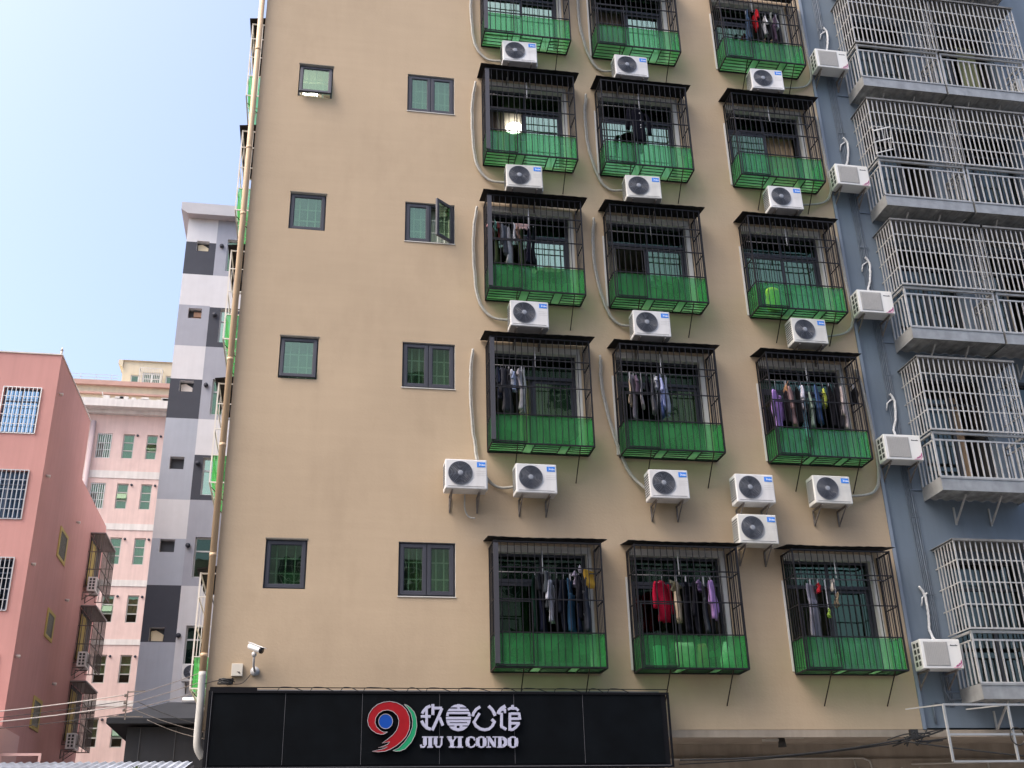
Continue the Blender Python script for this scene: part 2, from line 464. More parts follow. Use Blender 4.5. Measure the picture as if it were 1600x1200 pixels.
GPOLYS=[(1, [(2.294, 4.242), (2.272, 4.235), (2.256, 4.228), (2.244, 4.221), (2.233, 4.214), (2.223, 4.207), (2.215, 4.2), (2.465, 4.201), (2.456, 4.208), (2.447, 4.215), (2.436, 4.221), (2.423, 4.228), (2.408, 4.235), (2.386, 4.242)]),
(1, [(2.196, 4.181), (2.191, 4.175), (2.186, 4.169), (2.182, 4.163), (2.178, 4.157), (2.175, 4.151), (2.172, 4.145), (2.508, 4.146), (2.505, 4.152), (2.501, 4.158), (2.497, 4.164), (2.493, 4.17), (2.489, 4.175), (2.484, 4.181)]),
(1, [(2.165, 4.133), (2.163, 4.127), (2.161, 4.122), (2.159, 4.117), (2.157, 4.111), (2.155, 4.106), (2.154, 4.101), (2.526, 4.101), (2.524, 4.106), (2.523, 4.112), (2.521, 4.117), (2.519, 4.122), (2.517, 4.128), (2.514, 4.133)]),
(1, [(2.147, 4.059), (2.147, 4.053), (2.147, 4.046), (2.147, 4.04), (2.147, 4.034), (2.147, 4.027), (2.148, 4.021), (2.531, 4.021), (2.531, 4.027), (2.532, 4.034), (2.532, 4.04), (2.533, 4.047), (2.532, 4.053), (2.532, 4.059)]),
(1, [(2.15, 4.01), (2.151, 4.005), (2.152, 4.0), (2.153, 3.994), (2.155, 3.989), (2.156, 3.984), (2.158, 3.978), (2.52, 3.978), (2.522, 3.984), (2.524, 3.989), (2.525, 3.994), (2.527, 4.0), (2.528, 4.005), (2.529, 4.01)]),
(1, [(2.164, 3.964), (2.167, 3.958), (2.169, 3.952), (2.173, 3.946), (2.176, 3.94), (2.18, 3.935), (2.183, 3.929), (2.494, 3.929), (2.498, 3.935), (2.502, 3.94), (2.506, 3.946), (2.509, 3.952), (2.512, 3.958), (2.514, 3.964)]),
(1, [(2.219, 3.891), (2.228, 3.883), (2.239, 3.876), (2.252, 3.869), (2.267, 3.861), (2.289, 3.854), (2.338, 3.846), (2.338, 3.846), (2.388, 3.854), (2.41, 3.861), (2.426, 3.868), (2.438, 3.876), (2.449, 3.883), (2.459, 3.891)]),
(1, [(2.193, 3.916), (2.197, 3.912), (2.201, 3.908), (2.205, 3.903), (2.209, 3.899), (2.214, 3.895), (2.219, 3.891), (2.311, 3.891), (2.311, 3.895), (2.311, 3.899), (2.311, 3.903), (2.311, 3.908), (2.311, 3.912), (2.311, 3.916)]),
(1, [(2.357, 3.916), (2.357, 3.912), (2.357, 3.908), (2.357, 3.903), (2.357, 3.899), (2.357, 3.895), (2.357, 3.891), (2.459, 3.891), (2.464, 3.895), (2.469, 3.899), (2.473, 3.903), (2.477, 3.908), (2.481, 3.912), (2.485, 3.916)]),
(1, [(2.322, 4.249), (2.322, 4.242), (2.362, 4.242), (2.362, 4.249)]),
(1, [(2.322, 4.2), (2.322, 4.181), (2.362, 4.181), (2.362, 4.2)]),
(1, [(2.274, 3.929), (2.274, 3.916), (2.311, 3.916), (2.311, 3.929)]),
(1, [(2.354, 3.929), (2.354, 3.916), (2.4, 3.916), (2.4, 3.929)]),
(1, [(2.154, 4.101), (2.152, 4.096), (2.151, 4.09), (2.15, 4.085), (2.149, 4.08), (2.148, 4.075), (2.148, 4.07), (2.188, 4.07), (2.188, 4.075), (2.188, 4.08), (2.188, 4.085), (2.188, 4.09), (2.188, 4.096), (2.188, 4.101)]),
(1, [(2.489, 4.101), (2.489, 4.096), (2.489, 4.091), (2.489, 4.086), (2.489, 4.081), (2.489, 4.075), (2.489, 4.07), (2.531, 4.07), (2.531, 4.075), (2.53, 4.081), (2.529, 4.086), (2.528, 4.091), (2.527, 4.096), (2.526, 4.101)]),
(1, [(2.158, 3.978), (2.159, 3.976), (2.16, 3.973), (2.161, 3.971), (2.162, 3.969), (2.163, 3.966), (2.164, 3.964), (2.202, 3.964), (2.202, 3.966), (2.202, 3.969), (2.202, 3.971), (2.202, 3.973), (2.202, 3.976), (2.202, 3.978)]),
(1, [(2.477, 3.978), (2.477, 3.976), (2.477, 3.973), (2.477, 3.971), (2.477, 3.969), (2.477, 3.966), (2.477, 3.964), (2.514, 3.964), (2.516, 3.966), (2.517, 3.969), (2.518, 3.971), (2.519, 3.973), (2.519, 3.976), (2.52, 3.978)])]
GARMENTS=[(2, 0, 0.73, 1.529, 0.819, 0.119, 'trousers', (0.04, 0.07, 0.13), 'dark teal jeans'),
(2, 0, 0.946, 1.594, 0.526, 0.07, 'shirt', (0.5, 0.02, 0.03), 'bright red top'),
(2, 0, 0.997, 1.442, 0.696, 0.084, 'trousers', (0.01, 0.01, 0.013), 'black trousers'),
(2, 0, 1.122, 1.395, 0.461, 0.084, 'shirt', (0.65, 0.65, 0.68), 'small white top with two drooping sleeves'),
(2, 0, 1.193, 1.507, 0.748, 0.105, 'dress', (0.012, 0.012, 0.016), 'long black dress'),
(2, 0, 1.305, 1.568, 0.302, 0.049, 'towel', (0.35, 0.38, 0.34), 'pale grey green cloth'),
(2, 0, 1.342, 1.452, 0.673, 0.077, 'shirt', (0.09, 0.06, 0.1), 'dark mauve shirt'),
(2, 0, 1.438, 1.488, 0.352, 0.042, 'towel', (0.6, 0.6, 0.62), 'narrow white towel'),
(1, 1, 0.836, 1.57, 0.82, 0.393, 'jacket', (0.008, 0.008, 0.014), 'black jacket with white zip pulls'),
(0, 2, 0.109, 1.521, 0.323, 0.106, 'shirt', (0.5, 0.27, 0.28), 'pink and white patterned top'),
(0, 2, 0.113, 1.16, 0.504, 0.086, 'trousers', (0.05, 0.055, 0.06), 'dark grey trousers'),
(0, 2, 0.218, 1.537, 0.198, 0.086, 'towel', (0.2, 0.5, 0.4), 'mint striped cloth'),
(0, 2, 0.22, 1.169, 0.518, 0.086, 'trousers', (0.05, 0.07, 0.03), 'olive trousers'),
(0, 2, 0.29, 1.53, 0.356, 0.086, 'shirt', (0.08, 0.02, 0.02), 'dark maroon top'),
(0, 2, 0.401, 1.501, 0.642, 0.144, 'jacket', (0.09, 0.1, 0.12), 'slate grey hooded jacket'),
(0, 2, 0.468, 1.151, 0.48, 0.115, 'dress', (0.5, 0.5, 0.52), 'pale grey dress'),
(0, 2, 0.576, 1.529, 0.357, 0.077, 'towel', (0.7, 0.71, 0.74), 'white towel'),
(0, 2, 0.655, 1.443, 0.238, 0.106, 'shirt', (0.22, 0.13, 0.09), 'brown top'),
(0, 2, 0.718, 1.581, 0.126, 0.24, 'towel', (0.55, 0.38, 0.35), 'rolled pale pink quilt'),
(0, 2, 0.707, 1.185, 0.52, 0.106, 'dress', (0.05, 0.07, 0.03), 'olive long skirt'),
(0, 2, 0.842, 1.474, 0.799, 0.115, 'trousers', (0.01, 0.01, 0.02), 'navy black trousers'),
(0, 2, 0.945, 1.113, 0.429, 0.086, 'towel', (0.012, 0.014, 0.018), 'short black towel'),
(0, 3, 0.239, 1.513, 0.556, 0.115, 'shirt', (0.03, 0.035, 0.06), 'dark navy shirt'),
(0, 3, 0.329, 1.519, 0.843, 0.126, 'jacket', (0.055, 0.055, 0.065), 'charcoal long jacket'),
(0, 3, 0.394, 1.091, 0.387, 0.084, 'trousers', (0.06, 0.06, 0.07), 'charcoal trousers'),
(0, 3, 0.451, 1.487, 0.293, 0.073, 'shirt', (0.6, 0.6, 0.64), 'white tee shirt'),
(0, 3, 0.496, 1.452, 0.355, 0.073, 'shirt', (0.35, 0.42, 0.6), 'pale blue shirt'),
(0, 3, 0.588, 1.508, 0.356, 0.084, 'shirt', (0.4, 0.37, 0.38), 'greyish pink shirt'),
(0, 3, 0.619, 1.383, 0.679, 0.084, 'trousers', (0.35, 0.35, 0.37), 'grey striped trousers'),
(0, 3, 0.677, 1.259, 0.428, 0.036, 'towel', (0.5, 0.52, 0.5), 'thin white towel'),
(1, 3, 0.236, 1.425, 0.504, 0.131, 'towel', (0.5, 0.4, 0.3), 'beige towel'),
(1, 3, 0.363, 1.497, 0.335, 0.087, 'shirt', (0.16, 0.12, 0.17), 'mauve shirt'),
(1, 3, 0.327, 1.161, 0.52, 0.157, 'towel', (0.22, 0.2, 0.23), 'taupe scarf'),
(1, 3, 0.447, 1.448, 0.569, 0.114, 'towel', (0.42, 0.4, 0.42), 'light grey towel'),
(1, 3, 0.571, 1.509, 0.379, 0.114, 'shirt', (0.01, 0.01, 0.014), 'black shirt'),
(1, 3, 0.649, 1.481, 0.677, 0.105, 'dress', (0.14, 0.14, 0.16), 'grey dress'),
(1, 3, 0.735, 1.502, 0.212, 0.07, 'shirt', (0.6, 0.62, 0.68), 'white tee shirt'),
(1, 3, 0.727, 1.14, 0.32, 0.061, 'towel', (0.32, 0.34, 0.36), 'grey white cloth'),
(1, 3, 0.856, 1.471, 0.571, 0.122, 'shirt', (0.38, 0.42, 0.68), 'pale blue shirt'),
(1, 3, 0.824, 0.889, 0.17, 0.114, 'towel', (0.07, 0.1, 0.25), 'hem of denim blue skirt'),
(1, 3, 0.936, 1.195, 0.407, 0.07, 'trousers', (0.25, 0.28, 0.36), 'blue grey trousers'),
(2, 3, 0.034, 0.867, 0.301, 0.086, 'towel', (0.2, 0.12, 0.32), 'deep purple cloth'),
(2, 3, 0.232, 1.381, 0.763, 0.269, 'jacket', (0.38, 0.23, 0.58), 'lilac hooded jacket'),
(2, 3, 0.422, 1.376, 0.673, 0.098, 'dress', (0.012, 0.01, 0.014), 'slim black dress'),
(2, 3, 0.446, 1.515, 0.156, 0.073, 'towel', (0.5, 0.27, 0.15), 'small orange cloth'),
(2, 3, 0.522, 1.459, 0.782, 0.159, 'jacket', (0.35, 0.22, 0.21), 'dusty pink coat'),
(2, 3, 0.644, 1.466, 0.753, 0.122, 'dress', (0.01, 0.01, 0.013), 'wide black dress'),
(2, 3, 0.754, 1.471, 0.479, 0.122, 'shirt', (0.62, 0.6, 0.68), 'white top with a pink print'),
(2, 3, 0.741, 0.995, 0.545, 0.11, 'dress', (0.3, 0.55, 0.75), 'sky blue skirt'),
(2, 3, 0.901, 1.356, 0.69, 0.122, 'shirt', (0.22, 0.28, 0.24), 'sage green shirt'),
(2, 3, 1.055, 1.52, 0.757, 0.183, 'jacket', (0.05, 0.09, 0.2), 'blue denim jacket'),
(2, 3, 1.193, 1.417, 0.311, 0.11, 'shirt', (0.55, 0.6, 0.1), 'bright yellow top'),
(2, 3, 1.316, 1.52, 0.88, 0.135, 'trousers', (0.01, 0.01, 0.014), 'straight black trousers'),
(2, 3, 1.435, 1.511, 0.881, 0.11, 'dress', (0.015, 0.015, 0.02), 'narrow charcoal dress'),
(2, 3, 1.556, 1.518, 0.882, 0.208, 'jacket', (0.46, 0.39, 0.38), 'pinkish beige coat'),
(2, 3, 1.818, 1.483, 0.298, 0.098, 'towel', (0.008, 0.008, 0.01), 'small black pouch'),
(0, 4, 0.749, 1.517, 0.933, 0.135, 'towel', (0.01, 0.03, 0.02), 'dark green blanket'),
(0, 4, 0.873, 1.57, 0.454, 0.122, 'jacket', (0.012, 0.014, 0.018), 'black jacket with lime patch'),
(0, 4, 0.868, 1.116, 0.53, 0.122, 'trousers', (0.012, 0.014, 0.03), 'navy track trousers'),
(0, 4, 0.961, 1.624, 0.63, 0.11, 'shirt', (0.07, 0.08, 0.09), 'dark grey shirt'),
(0, 4, 1.004, 1.472, 0.7, 0.135, 'shirt', (0.55, 0.56, 0.63), 'long white shirt'),
(0, 4, 1.115, 1.5, 0.898, 0.135, 'dress', (0.008, 0.008, 0.012), 'plain black dress'),
(0, 4, 1.229, 1.49, 0.887, 0.135, 'jacket', (0.01, 0.012, 0.02), 'black coat'),
(0, 4, 1.343, 1.492, 0.9, 0.141, 'trousers', (0.035, 0.09, 0.16), 'denim blue trousers'),
(0, 4, 1.454, 1.609, 0.23, 0.11, 'shirt', (0.28, 0.25, 0.33), 'lilac grey top'),
(0, 4, 1.52, 1.694, 0.077, 0.098, 'towel', (0.7, 0.65, 0.75), 'white crumpled cap'),
(0, 4, 1.497, 1.572, 0.744, 0.104, 'jacket', (0.012, 0.012, 0.016), 'black jacket with white cuffs'),
(0, 4, 1.485, 0.816, 0.222, 0.104, 'towel', (0.012, 0.016, 0.035), 'navy skirt hem'),
(0, 4, 1.611, 1.511, 0.915, 0.11, 'trousers', (0.04, 0.045, 0.06), 'charcoal trousers'),
(0, 4, 1.673, 1.634, 0.301, 0.208, 'towel', (0.5, 0.3, 0.05), 'mustard yellow crumpled cloth'),
(1, 4, 0.537, 1.507, 0.699, 0.28, 'jacket', (0.32, 0.008, 0.03), 'crimson red jacket'),
(1, 4, 0.769, 1.497, 0.185, 0.224, 'shirt', (0.2, 0.19, 0.13), 'olive grey tee shirt'),
(1, 4, 0.791, 1.491, 0.679, 0.154, 'trousers', (0.45, 0.37, 0.27), 'beige trousers'),
(1, 4, 0.963, 1.487, 0.873, 0.182, 'trousers', (0.008, 0.008, 0.012), 'wide black trousers'),
(1, 4, 1.136, 1.343, 0.741, 0.182, 'jacket', (0.01, 0.01, 0.015), 'black long coat'),
(1, 4, 1.21, 1.507, 0.185, 0.182, 'shirt', (0.14, 0.1, 0.19), 'dark patterned lilac top'),
(1, 4, 1.277, 1.435, 0.831, 0.154, 'trousers', (0.04, 0.045, 0.055), 'charcoal trousers'),
(1, 4, 1.417, 1.527, 0.662, 0.21, 'jacket', (0.4, 0.24, 0.52), 'lilac jacket'),
(1, 4, 1.414, 0.88, 0.288, 0.126, 'towel', (0.008, 0.008, 0.01), 'short black skirt'),
(2, 4, 0.391, 1.502, 0.946, 0.236, 'trousers', (0.2, 0.2, 0.25), 'long grey sweatpants with pale waistband'),
(2, 4, 0.53, 1.497, 0.156, 0.059, 'towel', (0.35, 0.02, 0.03), 'small red cloth'),
(2, 4, 0.841, 1.326, 0.225, 0.118, 'towel', (0.25, 0.2, 0.14), 'camouflage cap'),
(2, 4, 0.664, 1.043, 0.125, 0.17, 'towel', (0.35, 0.55, 0.1), 'lime green strap'),
(2, 4, 0.808, 1.581, 0.199, 0.052, 'towel', (0.6, 0.55, 0.5), 'thin pale ribbon')]

# ------------------------------------------------------------------ ground and road
gm = mat('asphalt', (.055, .055, .055), .9, var=.2, vscale=1.5, bump=.3, bscale=30)
m = MB(); m.quad((-400, -400, 0), (400, -400, 0), (400, 400, 0), (-400, 400, 0)); structure(m.build('ground', gm))
pv = mat('paving', (.22, .21, .2), .85, var=.15, vscale=3)
m = MB(); m.box(-30, 30, 13.5, 22, .001, .13); structure(m.build('pavement', pv))
m = MB(); m.box(-30, 30, -12, -4.5, .001, .13); structure(m.build('pavement', pv))

# ------------------------------------------------------------------ beige apartment building
CX = [2.916, 5.32, 8.156]; CW = 1.853; Z0 = [17.76, 14.73, 11.67, 8.63, 4.82]
ROWN = ['topmost row', 'second row', 'third row', 'fourth row', 'lowest row']
COLN = ['left', 'middle', 'right']
SX = (-.774, -.10); SZ = [(16.83, .80), (13.75, .81), (10.69, .826), (6.95, .83)]
DX = (1.40, 2.356); DZ = [(16.85, .93), (13.74, .884), (10.71, .90), (6.96, .92)]
holes = [(SX[0], SX[1], t-h, t) for t, h in SZ]+[(DX[0], DX[1], t-h, t) for t, h in DZ]
doors = {(c, r): (CX[c]+.06, CX[c]+1.79, Z0[r]+.10, Z0[r]+2.13) for c in range(3) for r in range(5)}
holes += list(doors.values())
BL = thing('apartment_building', 'tall beige rendered apartment block with three columns of barred windows', 'building')
m = wall(-1.52, 10.34, 3.92, 24.5, holes, 18.0, .2)
m.quad((-1.52, 18, 3.92), (-1.52, 18, 24.5), (-1.52, 19.7, 24.5), (-1.52, 19.7, 3.92)); m.quad((-1.52, 19.7, 0), (-1.52, 19.7, 24.5), (-1.52, 31, 24.5), (-1.52, 31, 0))
m.quad((10.34, 18, 3.92), (10.34, 31, 3.92), (10.34, 31, 24.5), (10.34, 18, 24.5))
m.quad((-1.52, 31, 0), (-1.52, 31, 24.5), (10.34, 31, 24.5), (10.34, 31, 0)); m.quad((-1.52, 18, 24.5), (10.34, 18, 24.5), (10.34, 31, 24.5), (-1.52, 31, 24.5))
m.build('wall', [BEIGE, WHITEP], BL)
SOF = mat('dusty_soffit_plaster', (.33, .28, .225), .9, var=.12, streak=.15)
m = MB(); m.box(-1.50, 17.0, 18.10, 19.5, 3.86, 3.915); m.box(-1.50, 17, 18.002, 18.10, 3.80, 3.915); m.box(-1.5, 17.0, 19.5, 19.7, .13, 3.86); m.box(-1.5, 17, 19.44, 19.5, 3.45, 3.6)
m.build('ground_floor_wall', SOF, BL)
m = MB(); m.box(-1.6, 10.4, 17.93, 18.3, 24.5, 24.75); m.build('parapet', BEIGE, BL)
# windows in the two left columns
GR = mat('white_inner_grille', (.8, .82, .74), .6)
def bars_inside(parent, a, b, c, d, y, nv, nh):
    m = MB()
    for i in range(nv): x = a+(b-a)*(i+1)/(nv+1); m.box(x-.010, x+.010, y, y+.012, c, d)
    for j in range(nh): z = c+(d-c)*(j+1)/(nh+1); m.box(a, b, y+.013, y+.025, z-.010, z+.010)
    return m.build('inner_grille', GR, parent)
def sash(parent, w, h, gl, t=.055, dep=.045):
    """sash frame and pane, local origin at lower left"""
    m = MB(); frame(m, 0, w, 0, h, 0, dep, t); frame(m, t, w-t, t, h-t, .012, .03, .012)
    s = m.build('sash', FRAME, parent, bevel=.004)
    g = MB(); g.box(t+.012, w-t-.012, .018, .023, t+.012, h-t-.012)
    return s, g.build('pane', gl, parent)
for i, (t, h) in enumerate(SZ):
    a, b = SX; c = t-h; y = 18.06
    m = MB(); frame(m, a+.005, b-.005, c+.005, t-.005, y, y+.06, .035)
    W = m.build('window', FRAME, BL)
    s, g = sash(W, b-a-.05, h-.05, GLS if i < 3 else GL)
    for o in (s, g):
        o.location = (a+.025, y-.03, c+.025)
        if i in (0, 2):
            ang = R(12 if i == 0 else 5)
            o.location = (a+.025, y-.03-math.sin(ang)*(h-.05), c+.025+(1-math.cos(ang))*(h-.05)); o.rotation_euler = (-ang, 0, 0)
    bars_inside(W, a+.04, b-.04, c+.04, t-.04, y+.075, 3, 2)
    roombox(W, a, b, c, t, 18.2, 20.4, ROOML if i == 0 else ROOM)
    if i == 0: curtain(W, a, b, c+.27, t-.28, 18.23, 'pale', .008, .4, i)
    if i == 3: curtain(W, a+.3, b, c+.0, t-.5, 18.24, 'green', .012, .2, i)
    if i == 2: curtain(W, a, b, c, t-.2, 18.24, 'green', .006, .3, i)
    mm = MB(); mm.box(a-.01, b+.01, 17.985, 18.0, t+.002, t+.018); mm.build('drip_edge', mat('grey_drip', (.2, .18, .15), .8), W)
for i, (t, h) in enumerate(DZ):
    a, b = DX; c = t-h; y = 18.05; mid = (a+b)/2
    m = MB(); frame(m, a+.003, b-.003, c+.003, t-.003, y, y+.06, .04); m.box(mid-.025, mid+.025, y-.005, y+.06, c+.04, t-.04)
    W = m.build('window', FRAME, BL)
    for k in (0, 1):
        x0 = a+.03 if k == 0 else mid+.008
        wd = mid-.008-a-.03
        s, g = sash(W, wd, h-.06, GLS, .06)
        for o in (s, g):
            o.location = (x0, y-.025, c+.03)
            if i == 1 and k == 1:
                # hinged at its right edge, swung outwards
                th = R(40); o.location = (x0+wd-math.cos(th)*wd, y-.03-math.sin(th)*wd, c+.03); o.rotation_euler = (0, 0, th)
    for k in (0, 1):
        bars_inside(W, a+.05 if k == 0 else mid+.03, mid-.03 if k == 0 else b-.05, c+.03, t-.03, y+.065, 2, 2)
    roombox(W, a, b, c, t, 18.2, 20)
    kd = ['pale', 'pale', 'olive', 'olive'][i]
    curtain(W, a+.02 if i < 3 else a+.18, mid-.02, c, t, 18.25, kd, .015, .09, i*3); curtain(W, mid+.05, b-.02 if i != 3 else b-.1, c, t, 18.26, 'green' if i > 1 else kd, .015, .08, i*3+1)
    mm = MB(); mm.box(a-.01, b+.01, 17.985, 18.0, c-.018, c-.002); mm.build('sill_bead', WHITEP, W)

# balcony windows behind the cages
# cfg: (left pane, right pane, transom, [(x0,x1 fractions, curtain kind)])
CFG = {  # pale curtains behind the bright upper panes are added to lighten the glass
 (0, 0): ('B', 'B', 'L', [(.0, .45, 'pale'), (.5, 1, 'pale')]), (1, 0): (None, 'B', 'D', [(.0, .1, 'beige'), (.1, .45, 'brown'), (.5, 1, 'pale')]), (2, 0): ('L', None, 'D', [(.0, .25, 'green'), (.72, 1, 'tan')]),
 (0, 1): (None, 'B', 'L', [(.0, .22, 'brown'), (.14, .26, 'beige'), (.5, 1, 'pale')]), (1, 1): ('B', 'B', 'D', [(.0, .2, 'pale'), (.68, 1, 'olive')]), (2, 1): ('L', None, 'D', [(.1, .45, 'green'), (.50, .95, 'tan')]),
 (0, 2): ('L', 'B', 'D', [(.52, 1, 'pale')]), (1, 2): (None, 'L', 'D', [(.02, .14, 'beige'), (.5, .85, 'pale')]), (2, 2): ('L', 'L', 'D', [(.0, .2, 'olive'), (.2, .45, 'grey'), (.55, .8, 'grey'), (.8, 1, 'green')]),
 (0, 3): (None, 'L', 'D', [(.0, .06, 'brown'), (.35, .95, 'olive')]), (1, 3): ('D', 'L', 'D', [(.4, 1, 'olive')]), (2, 3): ('D', 'D', 'D', [(.3, .9, 'dark')]),
 (0, 4): ('D', 'D', 'D', [(.1, .42, 'olive'), (.8, 1, 'dark')]), (1, 4): ('D', None, 'D', [(.1, .4, 'dark'), (.86, .97, 'brown')]), (2, 4): (None, 'D', 'D', [(.6, .8, 'grey')]),
}
PG = {'B': GLB, 'L': GL, 'D': GLD}
for (c_, r_), (a, b, c, d) in doors.items():
    L, Rr, T, cur = CFG[(c_, r_)]
    y = 18.13; mid = (a+b)/2; zt = d-.50
    d_ = d; d = d-.11; zt = d-.47
    m = MB(); frame(m, a+.002, b-.075, c+.002, d-.002, y, y+.07, .045); m.box(a+.047, b-.12, y, y+.07, zt-.03, zt+.03); m.box(mid-.02, mid+.02, y, y+.07, zt+.03, d-.05)
    W = m.build('balcony_window', FRAME, BL)
    m = MB(); m.box(b-.075, b-.002, 18.006, y+.07, c+.002, d-.002); m.box(a+.002, b-.002, 18.02, y+.07, d, d_-.002); m.build('plaster_jamb', WHITEP, W)
    g = MB(); g.box(a+.05, mid-.02, y+.03, y+.036, zt+.03, d-.05); g.box(mid+.02, b-.12, y+.03, y+.036, zt+.03, d-.05); g.build('transom_pane', PG[T] if T != 'L' else GLD, W)
    for k, P_ in ((0, L), (1, Rr)):
        if P_ is None: continue
        x0, x1 = (a+.05, mid+.02) if k == 0 else (mid-.03, b-.125)
        yy = y+.008 if k == 0 else y+.04
        m = MB(); frame(m, x0, x1, c+.05, zt-.035, yy, yy+.026, .05); m.build('sliding_sash', FRAME, W)
        g = MB(); g.box(x0+.05, x1-.05, yy+.01, yy+.015, c+.1, zt-.085); g.build('pane', PG[P_], W)
    if L is None or Rr is None:   # the slid-away leaf stands behind the other one
        x0, x1 = (mid-.06, b-.16) if L is None else (a+.09, mid+.05)
        m = MB(); frame(m, x0, x1, c+.05, zt-.035, y+.072, y+.098, .05); m.build('sliding_sash', FRAME, W)
    for q, (f0, f1, kd) in enumerate(cur):
        curtain(W, a+.05+(b-a-.12)*f0, a+.05+(b-a-.12)*f1, c, zt+.4, 18.33, kd, .028, .12, c_*7+r_*3+q)
    roombox(W, a, b, c, d_, 18.2, 21.8 if (c_, r_) == (0, 1) else 20.2, ROOM)
LAMP2 = mat('bright_tube', (.9, .9, .85), .5, emit=(1, .97, .85), estr=9)
LAMP = mat('lit_lamp_diffuser', (.9, .9, .85), .5, emit=(1, .95, .85), estr=2.2)
lt = thing('ceiling_lamp', 'glowing round ceiling lamp inside the second row left window', 'lamp', (3.87, 19.45, 16.9))
m = MB(); m.cyl((0, 0, -.07), (0, 0, 0), .18, 24); m.build('diffuser', LAMP, lt, bevel=.015); m = MB(); m.cyl((0, 0, 0), (0, 0, .06), .10, 20); m.build('base', WHITEP, lt)
lt = thing('tube_lamp', 'lit tube lamp seen under the small top left window', 'lamp', (-.555, 18.89, 16.86))
m = MB(); m.tube([(-.15, 0, -.03), (.15, 0, -.03)], .035, 12); m.build('tube', LAMP2, lt); m = MB(); m.box(-.18, .18, -.03, .03, .005, .05); m.build('base', WHITEP, lt)

# ------------------------------------------------------------------ security cages
D_ = .48; H_ = 2.07; W_ = CW
HL = [0, .55, 1.09, 1.62, 2.05]
def cage_proto(label):
    T = thing('window_cage', label, 'window cage', (0, 0, 0), 0, 'barred window cages with green sheet bases')
    m = MB()
    # posts
    for x in (.018, W_-.018): m.bar((x, -D_, 0), (x, -D_, H_), .026)
    for x in (.012, W_-.012): m.bar((x, -.02, 0), (x, -.02, H_), .02)
    for z in HL:
        th = .026 if z in (0, HL[4]) else .018
        m.bar((.02, -D_, z), (W_-.02, -D_, z), th)
        for x in (.012, W_-.012): m.bar((x, -.02, z), (x, -D_+.01, z), th*.9)
    m.bar((.012, -.02, 0), (W_-.012, -.02, 0), .026)
    # floor joists: lengthways bars broken by two cross strips
    segs = [(0.03, .33*W_), (.42*W_, .67*W_), (.76*W_, W_-.03)]
    for k in range(1, 5):
        y = -D_*k/5
        for a, b in segs: m.bar((a, y, -.004), (b, y, -.004), .012)
    for f in (.33, .42, .67, .76): m.bar((f*W_, -.03, -.006), (f*W_+.0, -D_+.02, -.006), .016)
    m.build('frame', BAR, T)
    m = MB(); n = 16
    for i in range(1, n): x = .018+(W_-.036)*i/n; m.bar((x, -D_-.006, .01), (x, -D_-.006, H_-.01), .0115)
    for i in range(1, 5):
        y = -.02-(D_-.02)*i/5
        for x in (.006, W_-.006): m.bar((x, y, .01), (x, y, H_-.01), .0105)
    m.build('bars', BAR, T)
    m = MB(); frame(m, .045, .345*W_, .02, 1.06, -D_-.028, -D_-.014, .02); m.build('hinged_hatch', BAR, T)
    m = MB(); nx = 24; rd = random.Random(3)
    x0, x1 = -.085, W_+.10
    vs = []
    for j in range(5):
        for i in range(nx+1):
            t = i/nx; x = x0+(x1-x0)*t; yy = .0-(D_+.07)*j/4
            vs.append((x, yy, 2.20-.085*j/4+.004*math.sin(t*60)+(.006*math.sin(t*7+2) if j == 4 else 0)))
    o = len(vs); vs += [(x, y, z-.006) for x, y, z in vs]
    q = [(j*(nx+1)+i, j*(nx+1)+i+1, (j+1)*(nx+1)+i+1, (j+1)*(nx+1)+i) for j in range(4) for i in range(nx)]
    rim = [(4*(nx+1)+i, 4*(nx+1)+i+1, 4*(nx+1)+i+1+o, 4*(nx+1)+i+o) for i in range(nx)]
    rim += [(j*(nx+1), (j+1)*(nx+1), (j+1)*(nx+1)+o, j*(nx+1)+o) for j in range(4)]+[(j*(nx+1)+nx, (j+1)*(nx+1)+nx, (j+1)*(nx+1)+nx+o, j*(nx+1)+nx+o) for j in range(4)]
    m.add(vs, q+[tuple(a+o for a in f) for f in q]+rim); m.build('roof', ROOF, T)
    def sh(p, u, v, nm, mt, wob=.006):
        m = MB(); m.smooth = True; vs = []; nu = 16; nv = 5
        u = Vector(u); v = Vector(v); p = Vector(p); nn = u.cross(v).normalized()
        for j in range(nv+1):
            for i in range(nu+1): vs.append(p+u*i/nu+v*j/nv+nn*wob*math.sin(i*1.3+j*.7)*math.sin(j*1.1+i*.35))
        m.add(vs, [(j*(nu+1)+i, j*(nu+1)+i+1, (j+1)*(nu+1)+i+1, (j+1)*(nu+1)+i) for j in range(nv) for i in range(nu)])
        return m.build(nm, mt, T)
    sh((.03, -D_+.03, .02), (W_-.06, 0, 0), (0, 0, .52), 'front_sheet', GREEN)
    sh((.028, -.02, .02), (0, -D_+.05, 0), (0, 0, .52), 'side_sheet', GREEN); sh((W_-.028, -.02, .02), (0, -D_+.05, 0), (0, 0, .54), 'side_sheet', GREEN2)
    sh((.03, -.01, .012), (W_-.06, 0, 0), (0, -D_+.04, 0), 'floor_sheet', FLOORG, .003)
    for f in (.25, .84):
        m = MB(); m.bar((f*W_, -D_+.02, -.01), (f*W_, 0, -.52), .015); m.build('brace', RUST, T)
    m = MB(); m.cyl((.47*W_, -.24, 1.60), (.47*W_, -.24, 2.0), .011, 8); m.build('hanging_rod', mat('white_rod', (.8, .8, .8), .35), T)
    m = MB(); m.cyl((.03, -.24, 1.60), (W_-.03, -.24, 1.60), .011, 8); m.build('clothes_pole', mat('pole_metal', (.10, .10, .11), .5, metal=.3), T)
    return T
CL = {}
